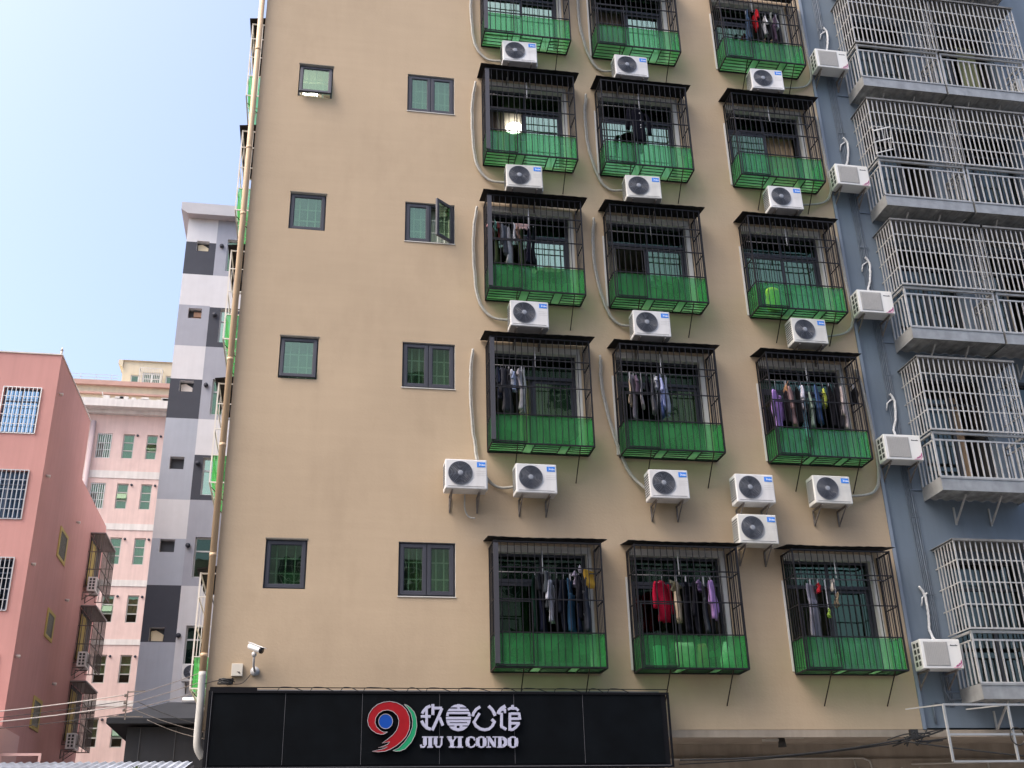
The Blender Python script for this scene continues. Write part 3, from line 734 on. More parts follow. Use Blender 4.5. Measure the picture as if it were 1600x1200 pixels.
EXTRA = {(0, 0): 'with nothing hanging in it', (1, 0): 'with nothing hanging and a half open brown window', (2, 0): 'holding a red top among dark clothes', (0, 1): 'with a glowing round lamp behind it', (1, 1): 'with one black jacket hanging in it', (2, 1): 'with tan curtains behind its right half',
 (0, 2): 'crowded with clothes on its left half', (1, 2): 'with an open dark window and no clothes', (2, 2): 'with a yellow thing behind its green sheet', (0, 3): 'with dark and white clothes at its left', (1, 3): 'with beige and pale blue clothes', (2, 3): 'packed with clothes from lilac to beige',
 (0, 4): 'with black clothes and a mustard cloth', (1, 4): 'with a crimson and a lilac jacket', (2, 4): 'with grey sweatpants hanging in it'}
proto = None
for (c_, r_) in doors:
    lab = 'barred cage %s, %s, %s column' % (EXTRA[(c_, r_)], ROWN[r_], COLN[c_])
    if proto is None: proto = cage_proto(lab); o = proto; 
    else: o = dup(proto, (0, 0, 0), 0, lab)
    o.location = (CX[c_], 18.0, Z0[r_]); CL[(c_, r_)] = o
    rdm = random.Random(c_*5+r_)
    for ch in o.children:
        n0 = ch.name.split('.')[0]
        if n0 == 'roof': ch.rotation_euler = (R(rdm.uniform(-1, 1)), R(rdm.uniform(-.35, .35)), 0)
        if n0 == 'brace': ch.location.x += rdm.uniform(-.05, .05)
        if n0 == 'hanging_rod': ch.location.x += rdm.uniform(-.03, .05); ch.location.z = rdm.uniform(-.03, .03)
    if c_ > 0:
        m = MB(); m.box(-.035, -.002, -.018, -.001, .05, 1.62); m.build('trim_strip', WHITEP, o)
    if False:
        m = MB(); m.box(.0, .10, -D_-.032, -D_-.02, .05, 2.02); m.build('corner_plate', BAR, o)
for r_ in range(5):
    m = MB(); m.box(.0, .085, -D_-.034, -D_-.022, .05, 2.02); m.build('corner_plate', mat('grey_corner_plate', (.045, .045, .055), .5), CL[(0, r_)])
# cages on the side wall of the beige building
WB = mat('white_painted_steel', (.6, .6, .58), .5)
for k, (zz, lab) in enumerate(zip(Z0, ['uppermost', 'second', 'third', 'fourth', 'lowest'])):
    o = dup(proto, (-1.52, 22.3, zz+.12), -math.pi/2, 'white barred side wall cage behind the drainpipe, %s of five' % lab, 'white barred cages on the side wall')
    for ch in o.children:
        n0 = ch.name.split('.')[0]
        if n0 in ('frame', 'bars', 'hinged_hatch'):
            ch.data = ch.data.copy(); ch.data.materials[0] = WB
        if n0 == 'bars':
            m = MB(); m.bar((.6, -D_-.006, .01), (.6, -D_-.006, H_-.01), .014); m.bar((1.2, -D_-.006, .01), (1.2, -D_-.006, H_-.01), .014); m.bar((W_-.006, -.25, 0), (W_-.006, -.25, H_), .014); ch.data = m.mesh('bars', WB)
        if n0 in ('corner_plate', 'hinged_hatch', 'hanging_rod'): bpy.data.objects.remove(ch); continue
        if n0 == 'front_sheet' or n0 == 'side_sheet': ch.data = ch.data.copy(); ch.data.materials[0] = GREEN2

# ------------------------------------------------------------------ clothes
def fabric(col, i): return mat('fabric_%d' % i, col, .95, var=.18, vscale=9, spec=.1)
HG = mat('hanger_plastic', (.35, .36, .4), .4)
def garment(kind, L, W, seed, sl=.62):
    rd = random.Random(seed); m = MB(); m.smooth = True
    def slab(hw, cxf, t0, t1, th, nu=8, nv=12, zt=0, amp=1):
        A = []; ph = rd.random()*6; ph2 = rd.random()*6; fr = rd.uniform(5, 9)
        for side in (1, -1):
            for j in range(nv+1):
                t = t0+(t1-t0)*j/nv
                for i in range(nu+1):
                    u = -1+2*i/nu; h = hw(t); e = math.sqrt(max(0, 1-u*u*.97))
                    x = cxf(t)+u*h; y = side*th*e*(.45+.55*min(1, t*2))+amp*.018*math.sin(fr*u+ph+t*2)*(.2+t)+amp*.012*math.sin(t*7+ph2)
                    z = -t*L+zt+.008*math.sin(u*5+ph)*t
                    A.append((x, y, z))
        n = nu+1; o = n*(nv+1); fs = []
        for s_ in (0, 1):
            for j in range(nv):
                for i in range(nu): fs.append(tuple(s_*o+q for q in (j*n+i, j*n+i+1, (j+1)*n+i+1, (j+1)*n+i)))
        for j in range(nv):
            fs.append((j*n, (j+1)*n, o+(j+1)*n, o+j*n)); fs.append((j*n+nu, (j+1)*n+nu, o+(j+1)*n+nu, o+j*n+nu))
        for i in range(nu):
            fs.append((i, i+1, o+i+1, o+i)); fs.append((nv*n+i, nv*n+i+1, o+nv*n+i+1, o+nv*n+i))
        m.add(A, fs)
    if kind == 'towel': slab(lambda t: W/2*(1-.08*t+.05*math.sin(t*5+seed)), lambda t: .01*math.sin(t*4+seed), 0, 1, .014, zt=.02)
    elif kind == 'trousers':
        slab(lambda t: W*.44, lambda t: 0, 0, .34, .03)
        for s_ in (-1, 1): slab(lambda t: W*.22*(1-.28*(t-.3)), lambda t: s_*W*(.225+.06*(t-.3)), .28, 1 if s_ > 0 else .97, .03)
    else:
        bw = W*.60
        def hw(t):
            if t < .09: return bw*(.22+.28*(t/.09)**.6)
            f = .5+(.16 if kind == 'dress' else .03)*(t-.09)
            return bw*f
        slab(hw, lambda t: 0, 0, 1, .04 if kind == 'jacket' else .028, nv=14)
        ll = (sl if kind == 'jacket' else .5 if kind == 'shirt' and L > .45 else .36)
        if kind != 'dress':
            for s_ in (-1, 1):
                k = rd.uniform(.85, 1.1)
                slab(lambda t: W*.095*(1-.25*t), lambda t: s_*(bw*.46+W*(.10+.17*math.sqrt(max(0, t-.06)))), .06, min(.98, ll*k+.1), .03, nu=6, nv=8)
    return m
fab_i = 0
for (c_, r_, gx, gz, L, W, kind, col, desc) in GARMENTS:
    if desc == 'deep purple cloth': continue
    W *= 1.4 if W > .3 else 1.25 if kind in ('towel', 'trousers') else 1.55
    back = gz < 1.35 and not ('hem' in desc or 'strap' in desc or 'cap' in desc)
    if 'hem' in desc or back: L = L+(1.52-gz); gz = 1.52
    az = math.atan2(CX[c_]+gx, 17.8)
    full = {'towel': .30, 'trousers': .30, 'shirt': .44, 'jacket': .46, 'dress': .40}[kind]
    if W > full: full = W
    full = min(full, max(W*2.6, .12))
    th = az+.85*math.acos(max(.12, min(1, W/full)))
    if full*math.sin(abs(th))/2 > .2: th = math.asin(min(.98, .4/full)) if full > .4 else th
    nm = {'towel': 'hanging_cloth', 'trousers': 'trousers', 'shirt': 'shirt', 'jacket': 'jacket', 'dress': 'dress'}[kind]
    cat = {'towel': 'cloth', 'trousers': 'trousers', 'shirt': 'shirt', 'jacket': 'jacket', 'dress': 'dress'}[kind]
    if 'cap' in desc: nm = cat = 'cap'
    if 'quilt' in desc: nm = cat = 'quilt'
    place = {(2, 0): 'in the top right cage', (1, 1): 'in the second row middle cage', (0, 2): 'in the crowded third row left cage', (0, 3): 'in the fourth row left cage', (1, 3): 'in the fourth row middle cage', (2, 3): 'in the packed fourth row right cage',
       (0, 4): 'in the lowest left cage', (1, 4): 'in the lowest middle cage', (2, 4): 'in the lowest right cage'}[(c_, r_)]
    T = thing(nm, desc+' hanging '+place, cat, (CX[c_]+gx, 17.76+(.05 if back else 0), Z0[r_]+gz), th if 'quilt' not in desc else 0, 'clothes hung out in the cages')
    mg = garment(kind, L, full, fab_i); mg.build('fabric', fabric(col, fab_i), T)
    if kind in ('shirt', 'jacket', 'dress') and 'cap' not in desc:
        h = MB(); hz = 1.60-gz
        h.tube([(0, 0, -.01), (0, 0, hz), (.012, 0, hz+.018), (.03, 0, hz+.012)], .003, 6); h.tube([(-full*.24, 0, -.05), (0, 0, .0), (full*.24, 0, -.05)], .005, 6)
        h.build('hanger', HG, T)
    else:
        h = MB()
        h.box(-.008, .008, -.01, .01, -.03, 1.60-gz)
        h.build('clothes_peg', HG, T)
    if 'lime patch' in desc:
        h = MB(); h.box(-.03, .02, -.062, -.045, -.16, -.05); h.build('patch', mat('lime', (.4, .75, .08), .8), T)
    if 'white cuffs' in desc:
        h = MB(); h.tube([(-.02, -.06, -.28), (.03, -.05, -.33)], .018, 8); h.tube([(-.02, -.06, -.66), (.04, -.05, -.67)], .014, 8); h.build('cuff', mat('white_cloth', (.75, .75, .75), .9), T)
    if 'zip pulls' in desc:
        h = MB()
        for dz in (-.12, -.3, -.42, -.48): h.box(.0, .018, -.065, -.05, dz-.02, dz)
        h.build('zip_pull', mat('white_cloth', (.75, .75, .75), .9), T)
    fab_i += 1
# things lying on the cage floors
def lump(nm, lab, cat, c_, r_, x, y, w, d, h, col, seed=0, taper=.3):
    rd = random.Random(seed); m = MB(); m.smooth = True; n = 12; vs = []
    for j in range(7):
        t = j/6; k = (1-taper*t**1.5)*(1 if 0 < j < 6 else .8)
        for i in range(n):
            a = 2*math.pi*i/n; rr = 1+rd.uniform(-.12, .12)
            ce = abs(math.cos(a))**.6*math.copysign(1, math.cos(a)); se = abs(math.sin(a))**.6*math.copysign(1, math.sin(a))
            vs.append((ce*w/2*k*rr, se*d/2*k*rr, h*t+rd.uniform(-.01, .01)))
    fs = [(j*n+i, j*n+(i+1) % n, (j+1)*n+(i+1) % n, (j+1)*n+i) for j in range(6) for i in range(n)]+[tuple(range(n))[::-1], tuple(6*n+i for i in range(n))]
    m.add(vs, fs); o = m.build(nm, mat('lump_'+nm+str(seed), col, .7, var=.15, vscale=12)); o.location = (CX[c_]+x, 18+y, Z0[r_]+.03); tag(o, lab, cat)
lump('plastic_bag', 'pale tied bag behind the green sheet in the lowest middle cage', 'bag', 1, 4, 1.55, -.25, .22, .2, .45, (.55, .7, .65), 1, .7)
m = MB(); m.box(-.085, .085, -.05, .05, 0, .36); m.box(-.03, .03, -.055, -.05, .29, .32); o = m.build('carton', mat('cyan_carton', (.3, .62, .6), .6), bevel=.006); o.location = (CX[1]+.36, 17.64, Z0[4]+.02); o.rotation_euler = (0, 0, .35); tag(o, 'upright pale cyan carton behind the green sheet, lowest middle cage', 'box')
lump('folded_cloth', 'whitish folded cloth bundle in the lowest middle cage', 'cloth', 1, 4, .85, -.2, .3, .12, .44, (.5, .58, .48), 3, -.2)
lump('basket', 'yellow plastic tub behind the green sheet of the third row right cage', 'tub', 2, 2, .40, -.3, .24, .2, .46, (.85, .75, .06), 4, -.1)
lump('storage_bag', 'brown bag behind the green sheet of the lowest middle cage', 'bag', 1, 4, 1.15, -.2, .2, .15, .42, (.3, .16, .08), 5, .2)

# ------------------------------------------------------------------ air conditioners, beige wall
def ac_proto(label):
    T = thing('air_conditioner', label, 'air conditioner', group='outdoor units with round fan grilles on the beige wall')
    w, h, y0, y1 = .72, .53, -.12, -.42
    m = MB(); m.box(-w/2, w/2, y1, y0, 0, h); cs = m.build('casing', ACW, T, bevel=.018)
    m = MB()
    cxx, cz, r = -w/2+.36*w, h*.53, .205
    m.tube([(cxx, y1-.004, cz), (cxx, y1+.02, cz)], r, 40); fg = m.build('fan_grille', ACD, T)
    m = MB()
    for k in range(7):
        rr = r*(.30+.70*k/6); pts = [(cxx+rr*math.cos(a*math.pi/18), y1-.008-.006*(1-rr/r), cz+rr*math.sin(a*math.pi/18)) for a in range(37)]
        m.tube(pts, .0055 if k < 6 else .008, 6, cap=False)
    for k in range(8):
        a = k*math.pi/4+.2; m.bar((cxx+.04*math.cos(a), y1-.007, cz+.04*math.sin(a)), (cxx+r*math.cos(a), y1-.007, cz+r*math.sin(a)), .004)
    m.build('grille_ring', ACR, fg)
    m = MB(); m.cyl((cxx, y1-.022, cz), (cxx, y1-.004, cz), .046, 24); m.build('hub', ACH, fg, bevel=.004)
    m = MB(); bx = w/2-.175; m.box(bx, bx+.145, y1-.004, y1, h-.135, h-.045); bd = m.build('badge', ACBL, T)
    # lettering on the badge: M i d e a
    m = MB(); x = bx+.038; z = h-.108; s = .030; yy = (y1-.0065, y1-.0035)
    tk = .0052
    def rb(p): m.ribbon([(x+a*s, z+b*s) for a, b in p], tk, *yy)
    rb([(0, 0), (.12, 1), (.45, .2), (.78, 1), (.9, 0)]); x += s*1.1; rb([(.1, 0), (.1, .7)]); rb([(.1, .88), (.1, 1.05)]); x += s*.35
    rb([(.55, 1.1), (.55, 0), (.15, 0), (.05, .35), (.15, .65), (.55, .65)]); x += s*.75; rb([(.05, .35), (.5, .38), (.45, .65), (.15, .65), (.03, .3), (.15, 0), (.5, .05)]); x += s*.68
    rb([(.5, .65), (.15, .65), (.05, .3), (.15, 0), (.5, 0)]); rb([(.52, .68), (.55, 0)])
    m.ribbon([(bx+.012+.018*(1-math.cos(a)), h-.09+.024*math.sin(a)) for a in (1.6, 2.1, 2.7, 3.3, 3.9, 4.5)], .004, *yy)
    m.build('lettering', ACTX, bd)
    m = MB()
    m.box(-w/2+.05, w/2-.05, y1-.002, y1+.002, .038, .046)
    m.mi = 1
    for k in range(3): m.box(w/2-.19, w/2-.02, y1-.0015, y1+.002, h*.60-k*.035, h*.60-k*.035+.005)
    m.build('pressed_line', [ACG, mat('pressed_line_grey', (.5, .5, .49), .5)], T)
    m = MB()
    for j in range(9):
        z = .07+j*.045; m.box(-w/2-.003, -w/2+.002, y1+.03, y0-.03, z, z+.028)
    m.build('side_louvre', ACG, T)
    m = MB(); m.box(w/2, w/2+.035, y0-.14, y0-.02, .05, .3); m.build('valve_cover', ACW, T, bevel=.01)
    for s_ in (-1, 1):
        x = s_*w*.33; m = MB()
        m.bar((x, 0, -.02), (x, y1+.02, -.02), .024, .028); m.bar((x, -.012, -.03), (x, -.012, -.30), .028, .02); m.bar((x, y1+.06, -.03), (x, -.02, -.28), .018)
        m.build('bracket', BRK, T)
    return T
ACS = [(3.32, 17.63, 'under the topmost left cage'), (5.69, 17.56, 'under the topmost middle cage'), (8.73, 17.58, 'under the topmost right cage'),
 (3.33, 14.53, 'under the second row left cage with the glowing lamp'), (5.74, 14.52, 'under the second row middle cage with the black jacket'), (8.73, 14.55, 'under the second row right cage with tan curtains'),
 (3.32, 11.49, 'under the third row left cage crowded with clothes'), (5.66, 11.45, 'under the third row middle cage'), (8.80, 11.51, 'under the third row right cage'),
 (2.13, 8.32, 'leftmost of all, left of the unit under the fourth row left cage'), (3.34, 8.29, 'under the fourth row left cage'), (5.72, 8.28, 'under the fourth row middle cage'),
 (7.31, 8.26, 'upper one of the stacked pair between the middle and right columns'), (8.78, 8.29, 'under the packed fourth row right cage'), (7.27, 7.51, 'lower one of the stacked pair, just above the lowest middle cage')]
p = None
for x, z, t in ACS:
    lab = 'outdoor unit with round fan, '+t
    lab = ' '.join(lab.split()[:16])
    if p is None: p = ac_proto(lab); o = p
    else: o = dup(p, (0, 0, 0), 0, lab)
    o.location = (x+.36, 18.0, z-.53); o.rotation_euler = (0, R(random.uniform(-.8, .8)), R(random.uniform(-2, 2)))
    k_ = random.randrange(3)
    if k_:
        for ch in o.children:
            if ch.name.startswith('casing'):
                ch.data = ch.data.copy(); ch.data.materials[0] = mat('aged_ac_paint_%d' % k_, [(.60, .60, .57), (.66, .66, .66)][k_-1], .5, var=.05, vscale=4, streak=.12, dirt=(.30, .27, .22), dirta=[.5, .25][k_-1])
# refrigerant pipes
def smooth(pts, n=6):
    P = [Vector(p) for p in pts]; P = [P[0]]+P+[P[-1]]; o = []
    for i in range(1, len(P)-2):
        for k in range(n):
            t = k/n; a, b, c, d = P[i-1:i+3]
            o.append(.5*((2*b)+(-a+c)*t+(2*a-5*b+4*c-d)*t*t+(-a+3*b-3*c+d)*t**3))
    o.append(P[-1]); return o
def pipe(nm, lab, cat, pts, r, mt, wig=0, group=None, cable=True):
    rd = random.Random(len(lab)*7+int(pts[0][2]*10)); q = smooth(pts, 8)
    if wig: q = [v+Vector((rd.uniform(-wig, wig), 0, 0)) for v in q]
    base = q[-1].copy(); T = thing(nm, lab, cat, base, 0, group)
    m = MB(); m.tube([v-base for v in q], r, 8); m.build('wrapping', mt, T)
    if cable:
        m = MB(); m.tube([v-base+Vector((r*1.3, -.012, 0)) for v in q[2:]], .007, 6); m.build('cable', mt, T)
    return T
Y = 17.955
for k, (dz) in enumerate((3.03, 0, -3.06)):
    pipe('refrigerant_pipe', 'grey lagged pipe left of the %s left cage' % ['topmost', 'second row', 'third row'][k], 'pipe', [(2.79, Y, 16.78+dz), (2.71, Y, 16.2+dz), (2.71, Y, 15.5+dz), (2.78, Y, 14.75+dz), (3.02, Y, 14.38+dz), (3.36, Y-.1, 14.27+dz)], .024, HOSE, .006, 'grey lagged pipes beside the cages')
    pipe('refrigerant_pipe', 'grey lagged pipe left of the %s middle cage' % ['topmost', 'second row', 'third row'][k], 'pipe', [(5.13, Y, 16.73+dz), (5.07, Y, 16.2+dz), (5.10, Y, 15.4+dz), (5.28, Y, 14.65+dz), (5.5, Y, 14.38+dz), (5.78, Y-.1, 14.33+dz)], .024, HOSE, .006, 'grey lagged pipes beside the cages')
    pipe('refrigerant_pipe', 'grey lagged pipe right of the %s right cage' % ['topmost', 'second row', 'third row'][k], 'pipe', [(10.27, Y, 16.74+dz), (10.29, Y, 16.1+dz), (10.31, Y, 15.3+dz), (10.31, Y, 14.8+dz), (10.1, Y, 14.5+dz), (9.5, Y-.1, 14.32+dz)], .022, HOSE, .006, 'grey lagged pipes beside the cages')
pipe('refrigerant_pipe', 'grey pipe left of the fourth row left cage, entering the leftmost unit', 'pipe', [(2.68, Y, 10.62), (2.63, Y, 10.1), (2.64, Y, 9.3), (2.7, Y, 8.7), (2.74, Y-.1, 8.15)], .024, HOSE, .006)
pipe('refrigerant_pipe', 'short grey pipe between the leftmost unit and its neighbour', 'pipe', [(2.84, Y-.08, 8.15), (2.98, Y, 8.03), (3.15, Y, 7.96), (3.36, Y-.1, 7.95)], .024, HOSE)
pipe('refrigerant_pipe', 'grey lagged pipe left of the fourth row middle cage', 'pipe', [(5.08, Y, 10.64), (5.06, Y, 10.1), (5.14, Y, 9.5), (5.3, Y, 8.8), (5.5, Y, 8.3), (5.76, Y-.1, 7.98)], .024, HOSE, .006, 'grey lagged pipes beside the cages')
pipe('refrigerant_pipe', 'long grey pipe right of the packed fourth row right cage', 'pipe', [(10.20, Y, 10.65), (10.28, Y, 10.1), (10.32, Y, 9.2), (10.3, Y, 8.5), (10.12, Y, 8.13), (9.55, Y-.1, 8.0)], .024, HOSE, .006)
pipe('drain_hose', 'short drain hose curling under the leftmost outdoor unit', 'hose', [(2.5, Y-.1, 7.78), (2.51, Y-.03, 7.55), (2.58, Y, 7.42), (2.68, Y-.05, 7.38)], .014, HOSE, 0, None, False)

# ------------------------------------------------------------------ drainpipe on the left corner
PIPE = mat('beige_painted_pipe', (.50, .35, .21), .55, var=.06, vscale=2, streak=.1)
T = thing('drainpipe', 'beige painted drainpipe with a white lower end down the left corner', 'drainpipe', (-1.555, 17.93, 3.4))
m = MB(); m.cyl((-.03, 0, 1.38), (-.07, 0, 20.5), .054, 16); m.build('pipe', PIPE, T)
for z in (1.6, 3.2, 5.1, 6.7, 9.7, 11.2, 13.6, 15.4, 17.6):
    m = MB(); m.cyl((-.03-.04*(z-1.3)/19, 0, z), (-.03-.04*(z-1.3)/19, 0, z+.06), .058, 16); m.build('collar', PIPE, T)
m = MB(); m.tube(smooth([(-.03, 0, 1.38), (-.02, 0, .9), (-.02, 0, .45), (0, .01, .25), (.08, .05, .12)], 5), .058, 16); m.build('lower_end', mat('stained_white_pvc', (.42, .41, .38), .6, var=.12, dirt=(.2, .15, .10), dirta=.8), T)

# ------------------------------------------------------------------ blue building
BB = thing('blue_apartment_building', 'slate blue block at the right with stainless steel balcony cages', 'building')
SZB = [20.32, 17.23, 14.16, 11.11, 8.02, 4.33]
UX_ = [(11.18, 13.13), (13.18, 15.24)]
WY = 18.04
bh = {}
for i, z in enumerate(SZB):
    for k, (a, b) in enumerate(UX_): bh[(i, k)] = (a+.16, b-.24, z+.28, z+2.60)
m = wall(10.34, 17.2, 3.95, 24.2, list(bh.values()), WY, .22, 0)
m.quad((17.2, WY, 3.95), (17.2, 31, 3.95), (17.2, 31, 24.2), (17.2, WY, 24.2)); m.quad((10.34, 31, 3.95), (17.2, 31, 3.95), (17.2, 31, 24.2), (10.34, 31, 24.2)); m.quad((10.34, WY, 24.2), (17.2, WY, 24.2), (17.2, 31, 24.2), (10.34, 31, 24.2))
m.build('wall', BLUE, BB)
m = MB(); m.box(10.342, 10.40, 17.975, 18.039, 3.92, 24.2); m.build('joint_strip', mat('pale_blue_joint', (.20, .24, .30), .7, var=.1), BB)
DK = mat('dark_door_frame', (.035, .038, .045), .5)
for (i, k), (a, b, c, d) in bh.items():
    y = WY+.14; mid = a+(b-a)*(.55 if k == 0 else .4); W = None
    m = MB(); frame(m, a, b, c, d, y, y+.06, .05); m.box(mid-.03, mid+.03, y, y+.06, c+.05, d-.05); m.box(a+.05, b-.05, y-.01, y, d-.55, d-.5)
    W = m.build('balcony_door', DK, BB)
    g = MB(); g.box(a+.05, mid-.03, y+.03, y+.035, c+.05, d-.05)
    if (i+k) % 2: g.box(mid+.03, b-.05, y+.03, y+.035, c+.05, d-.05)
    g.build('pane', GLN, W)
    m = MB()
    for q in range(6):
        z = c+.15+q*.3; m.box(a+.06, mid-.04, y+.075, y+.09, z, z+.02)
    for q in range(4): x = a+.1+(mid-a-.1)*q/4; m.box(x, x+.015, y+.092, y+.105, c, d)
    m.build('inner_grille', GR, W)
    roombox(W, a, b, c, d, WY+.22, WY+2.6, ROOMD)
    cfg = {(1, 0): [(.35, .6, 'grey')], (2, 0): [(.38, .62, 'beige')], (3, 0): [(.45, .75, 'olive')], (4, 0): [(.32, .72, 'tan')], (2, 1): [(.3, .7, 'brown')], (1, 1): [(.2, .4, 'grey'), (.6, .9, 'olive')], (3, 1): [(.1, .5, 'beige')]}.get((i, k), [(.5, .8, 'dark')])
    for q, (f0, f1, kd) in enumerate(cfg): curtain(W, a+(b-a)*f0, a+(b-a)*f1, c, d-.3, y+.14, kd, .03, .14, i*5+k+q)
    m = MB(); m.box(b+.02, b+.16, WY-.06, WY-.001, c, d-.1); m.build('door_pillar', BLUE, BB)

def balcony(label, a, b, z, hatch=False, h=2.65):
    T = thing('balcony_cage', label, 'balcony cage', ((a+b)/2, WY, z), 0, 'stainless steel balcony cages on the blue wall')
    w = (b-a)/2; D = .68; ub = 1.17
    m = MB()   # tray
    m.box(-w, w, -D, -D+.012, 0, .26); m.box(-w, -w+.012, -D+.012, 0, 0, .26); m.box(w-.012, w, -D+.012, 0, 0, .26)
    m.box(-w-.01, w+.01, -D-.012, -D, .225, .25)
    m.build('tray', STEEL2, T)
    m = MB()
    n = 16
    vs = []
    for i in range(n*2+1):
        x = -w+.015+(2*w-.03)*i/(2*n); zz = .03+(.03 if (i % 4) in (1, 2) else 0); vs += [(x, -D+.014, zz), (x, -.002, zz)]
    m.add(vs, [(2*i, 2*i+2, 2*i+3, 2*i+1) for i in range(2*n)]); m.build('corrugated_floor', mat('weathered_corrugated_sheet', (.36, .36, .35), .6, metal=.3, var=.3, vscale=5, streak=.2), T)
    m = MB()   # lower railing
    for x in (-w+.018, w-.018): m.bar((x, -D+.03, .25), (x, -D+.03, 1.13), .036); m.bar((x, -.02, .25), (x, -.02, 1.13), .03)
    m.bar((-w, -D+.03, 1.13), (w, -D+.03, 1.13), .045); m.bar((-w, -D+.03, .99), (w, -D+.03, .99), .03); m.bar((-w, -D+.03, .27), (w, -D+.03, .27), .03)
    for s_ in (-1, 1): m.bar((s_*(w-.02), -D+.04, 1.13), (s_*(w-.02), 0, 1.13), .04); m.bar((s_*(w-.02), -D+.04, .99), (s_*(w-.02), 0, .99), .026)
    k = 15
    for i in range(1, k): x = -w+.018+(2*w-.036)*i/k; m.bar((x, -D+.03, .27), (x, -D+.03, .99), .024)
    for s_ in (-1, 1):
        for i in range(1, 5): y = -D+.03+(D-.05)*i/5; m.bar((s_*(w-.018), y, .27), (s_*(w-.018), y, .99), .022)
    m.build('lower_railing', STEEL, T)
    m = MB()   # upper grille, standing slightly proud
    e = .03; yf = -D-e
    for x in (-w-e+.01, w+e-.01): m.bar((x, yf, ub), (x, yf, h), .026)
    zs = [ub+.01, ub+(h-ub)*.27, ub+(h-ub)*.52, ub+(h-ub)*.77, h-.02]
    for z_ in zs:
        m.bar((-w-e, yf, z_), (w+e, yf, z_), .020 if z_ != zs[0] else .03)
        for s_ in (-1, 1): m.bar((s_*(w+e-.01), yf, z_), (s_*(w+e-.01), 0, z_), .018)
    k = 19
    for i in range(1, k): x = -w-e+(2*w+2*e)*i/k; m.bar((x, yf-.012, ub), (x, yf-.012, h-.01), .019)
    for s_ in (-1, 1):
        for i in range(1, 7): y = yf+(D+e)*i/7; m.bar((s_*(w+e), y, ub), (s_*(w+e), y, h-.01), .018)
    m.build('upper_grille', STEEL, T)
    m = MB(); m.box(-w-.06, w+.04, yf-.04, 0, h+.001, h+.012); m.box(-w-.06, w+.04, yf-.05, yf-.04, h-.03, h+.012); m.build('roof', mat('dark_tin_roof', (.16, .16, .155), .6, metal=.2, var=.3, vscale=4), T)
    for x in (-w*.42, w*.32):
        m = MB(); m.bar((x, -D+.2, 0), (x, -.01, -.42), .028); m.bar((x, -.012, -.44), (x, -.012, -.1), .03); m.build('brace', STEEL, T)
    m = MB(); m.bar((-w-.26, -.015, .22), (-w, -.015, .22), .02); m.build('drain_pipe', mat('blue_painted_pipe', (.13, .17, .23), .6), T)
    if hatch:
        P0 = Vector((-w-e-.02, yf, 1.52)); P1 = Vector((-w+.28, yf, 1.55)); q = Vector((-.16, -.30, .06))
        m = MB(); m.bar(P0+Vector((0, 0, 0)), P0+q*1.1+Vector((0, 0, .0)), .016)
        for t in (0, .5, 1): m.bar(P0+q*(.1+.9*t)+Vector((0, 0, -.30*(1-t))), P1+q*(.1+.9*t)+Vector((.08, 0, -.30*(1-t)+.12)), .018)
        for t in (0, .33, .66, 1): m.bar(P0.lerp(P1, t)+Vector((.04*t, 0, -.28+.12*t))+q*.1, P0.lerp(P1, t)+q+Vector((.08*t, 0, .12*t)), .015)
        m.build('open_hatch', mat('bright_white_steel', (.78, .78, .76), .4), T)
        m = MB(); m.add([P0+Vector((0, -.01, .02)), P1+Vector((.0, -.01, .46)), P1+Vector((.04, -.01, .02)), P0+Vector((0, -.016, .02)), P1+Vector((.0, -.016, .46)), P1+Vector((.04, -.016, .02))], [(0, 1, 2), (3, 5, 4), (0, 3, 4, 1), (1, 4, 5, 2), (2, 5, 3, 0)])
        m.build('tin_plate', ROOF, T)
    return T
fl = ['cut by the photo top', 'second from top', 'third from top', 'fourth from top', 'fifth from top', 'lowest']
for i, z in enumerate(SZB):
    for k, (a, b) in enumerate(UX_):
        if k == 1 and i >= 4: continue
        lab = 'steel balcony cage, %s, %s stack of the blue block' % (fl[i], 'left' if k == 0 else 'right')
        if i == 2 and k == 0: lab = 'steel balcony cage with a white hatch swung open at its left'
        balcony(lab, a, b, z, i == 2 and k == 0, 2.75 if i == 5 else 2.67)

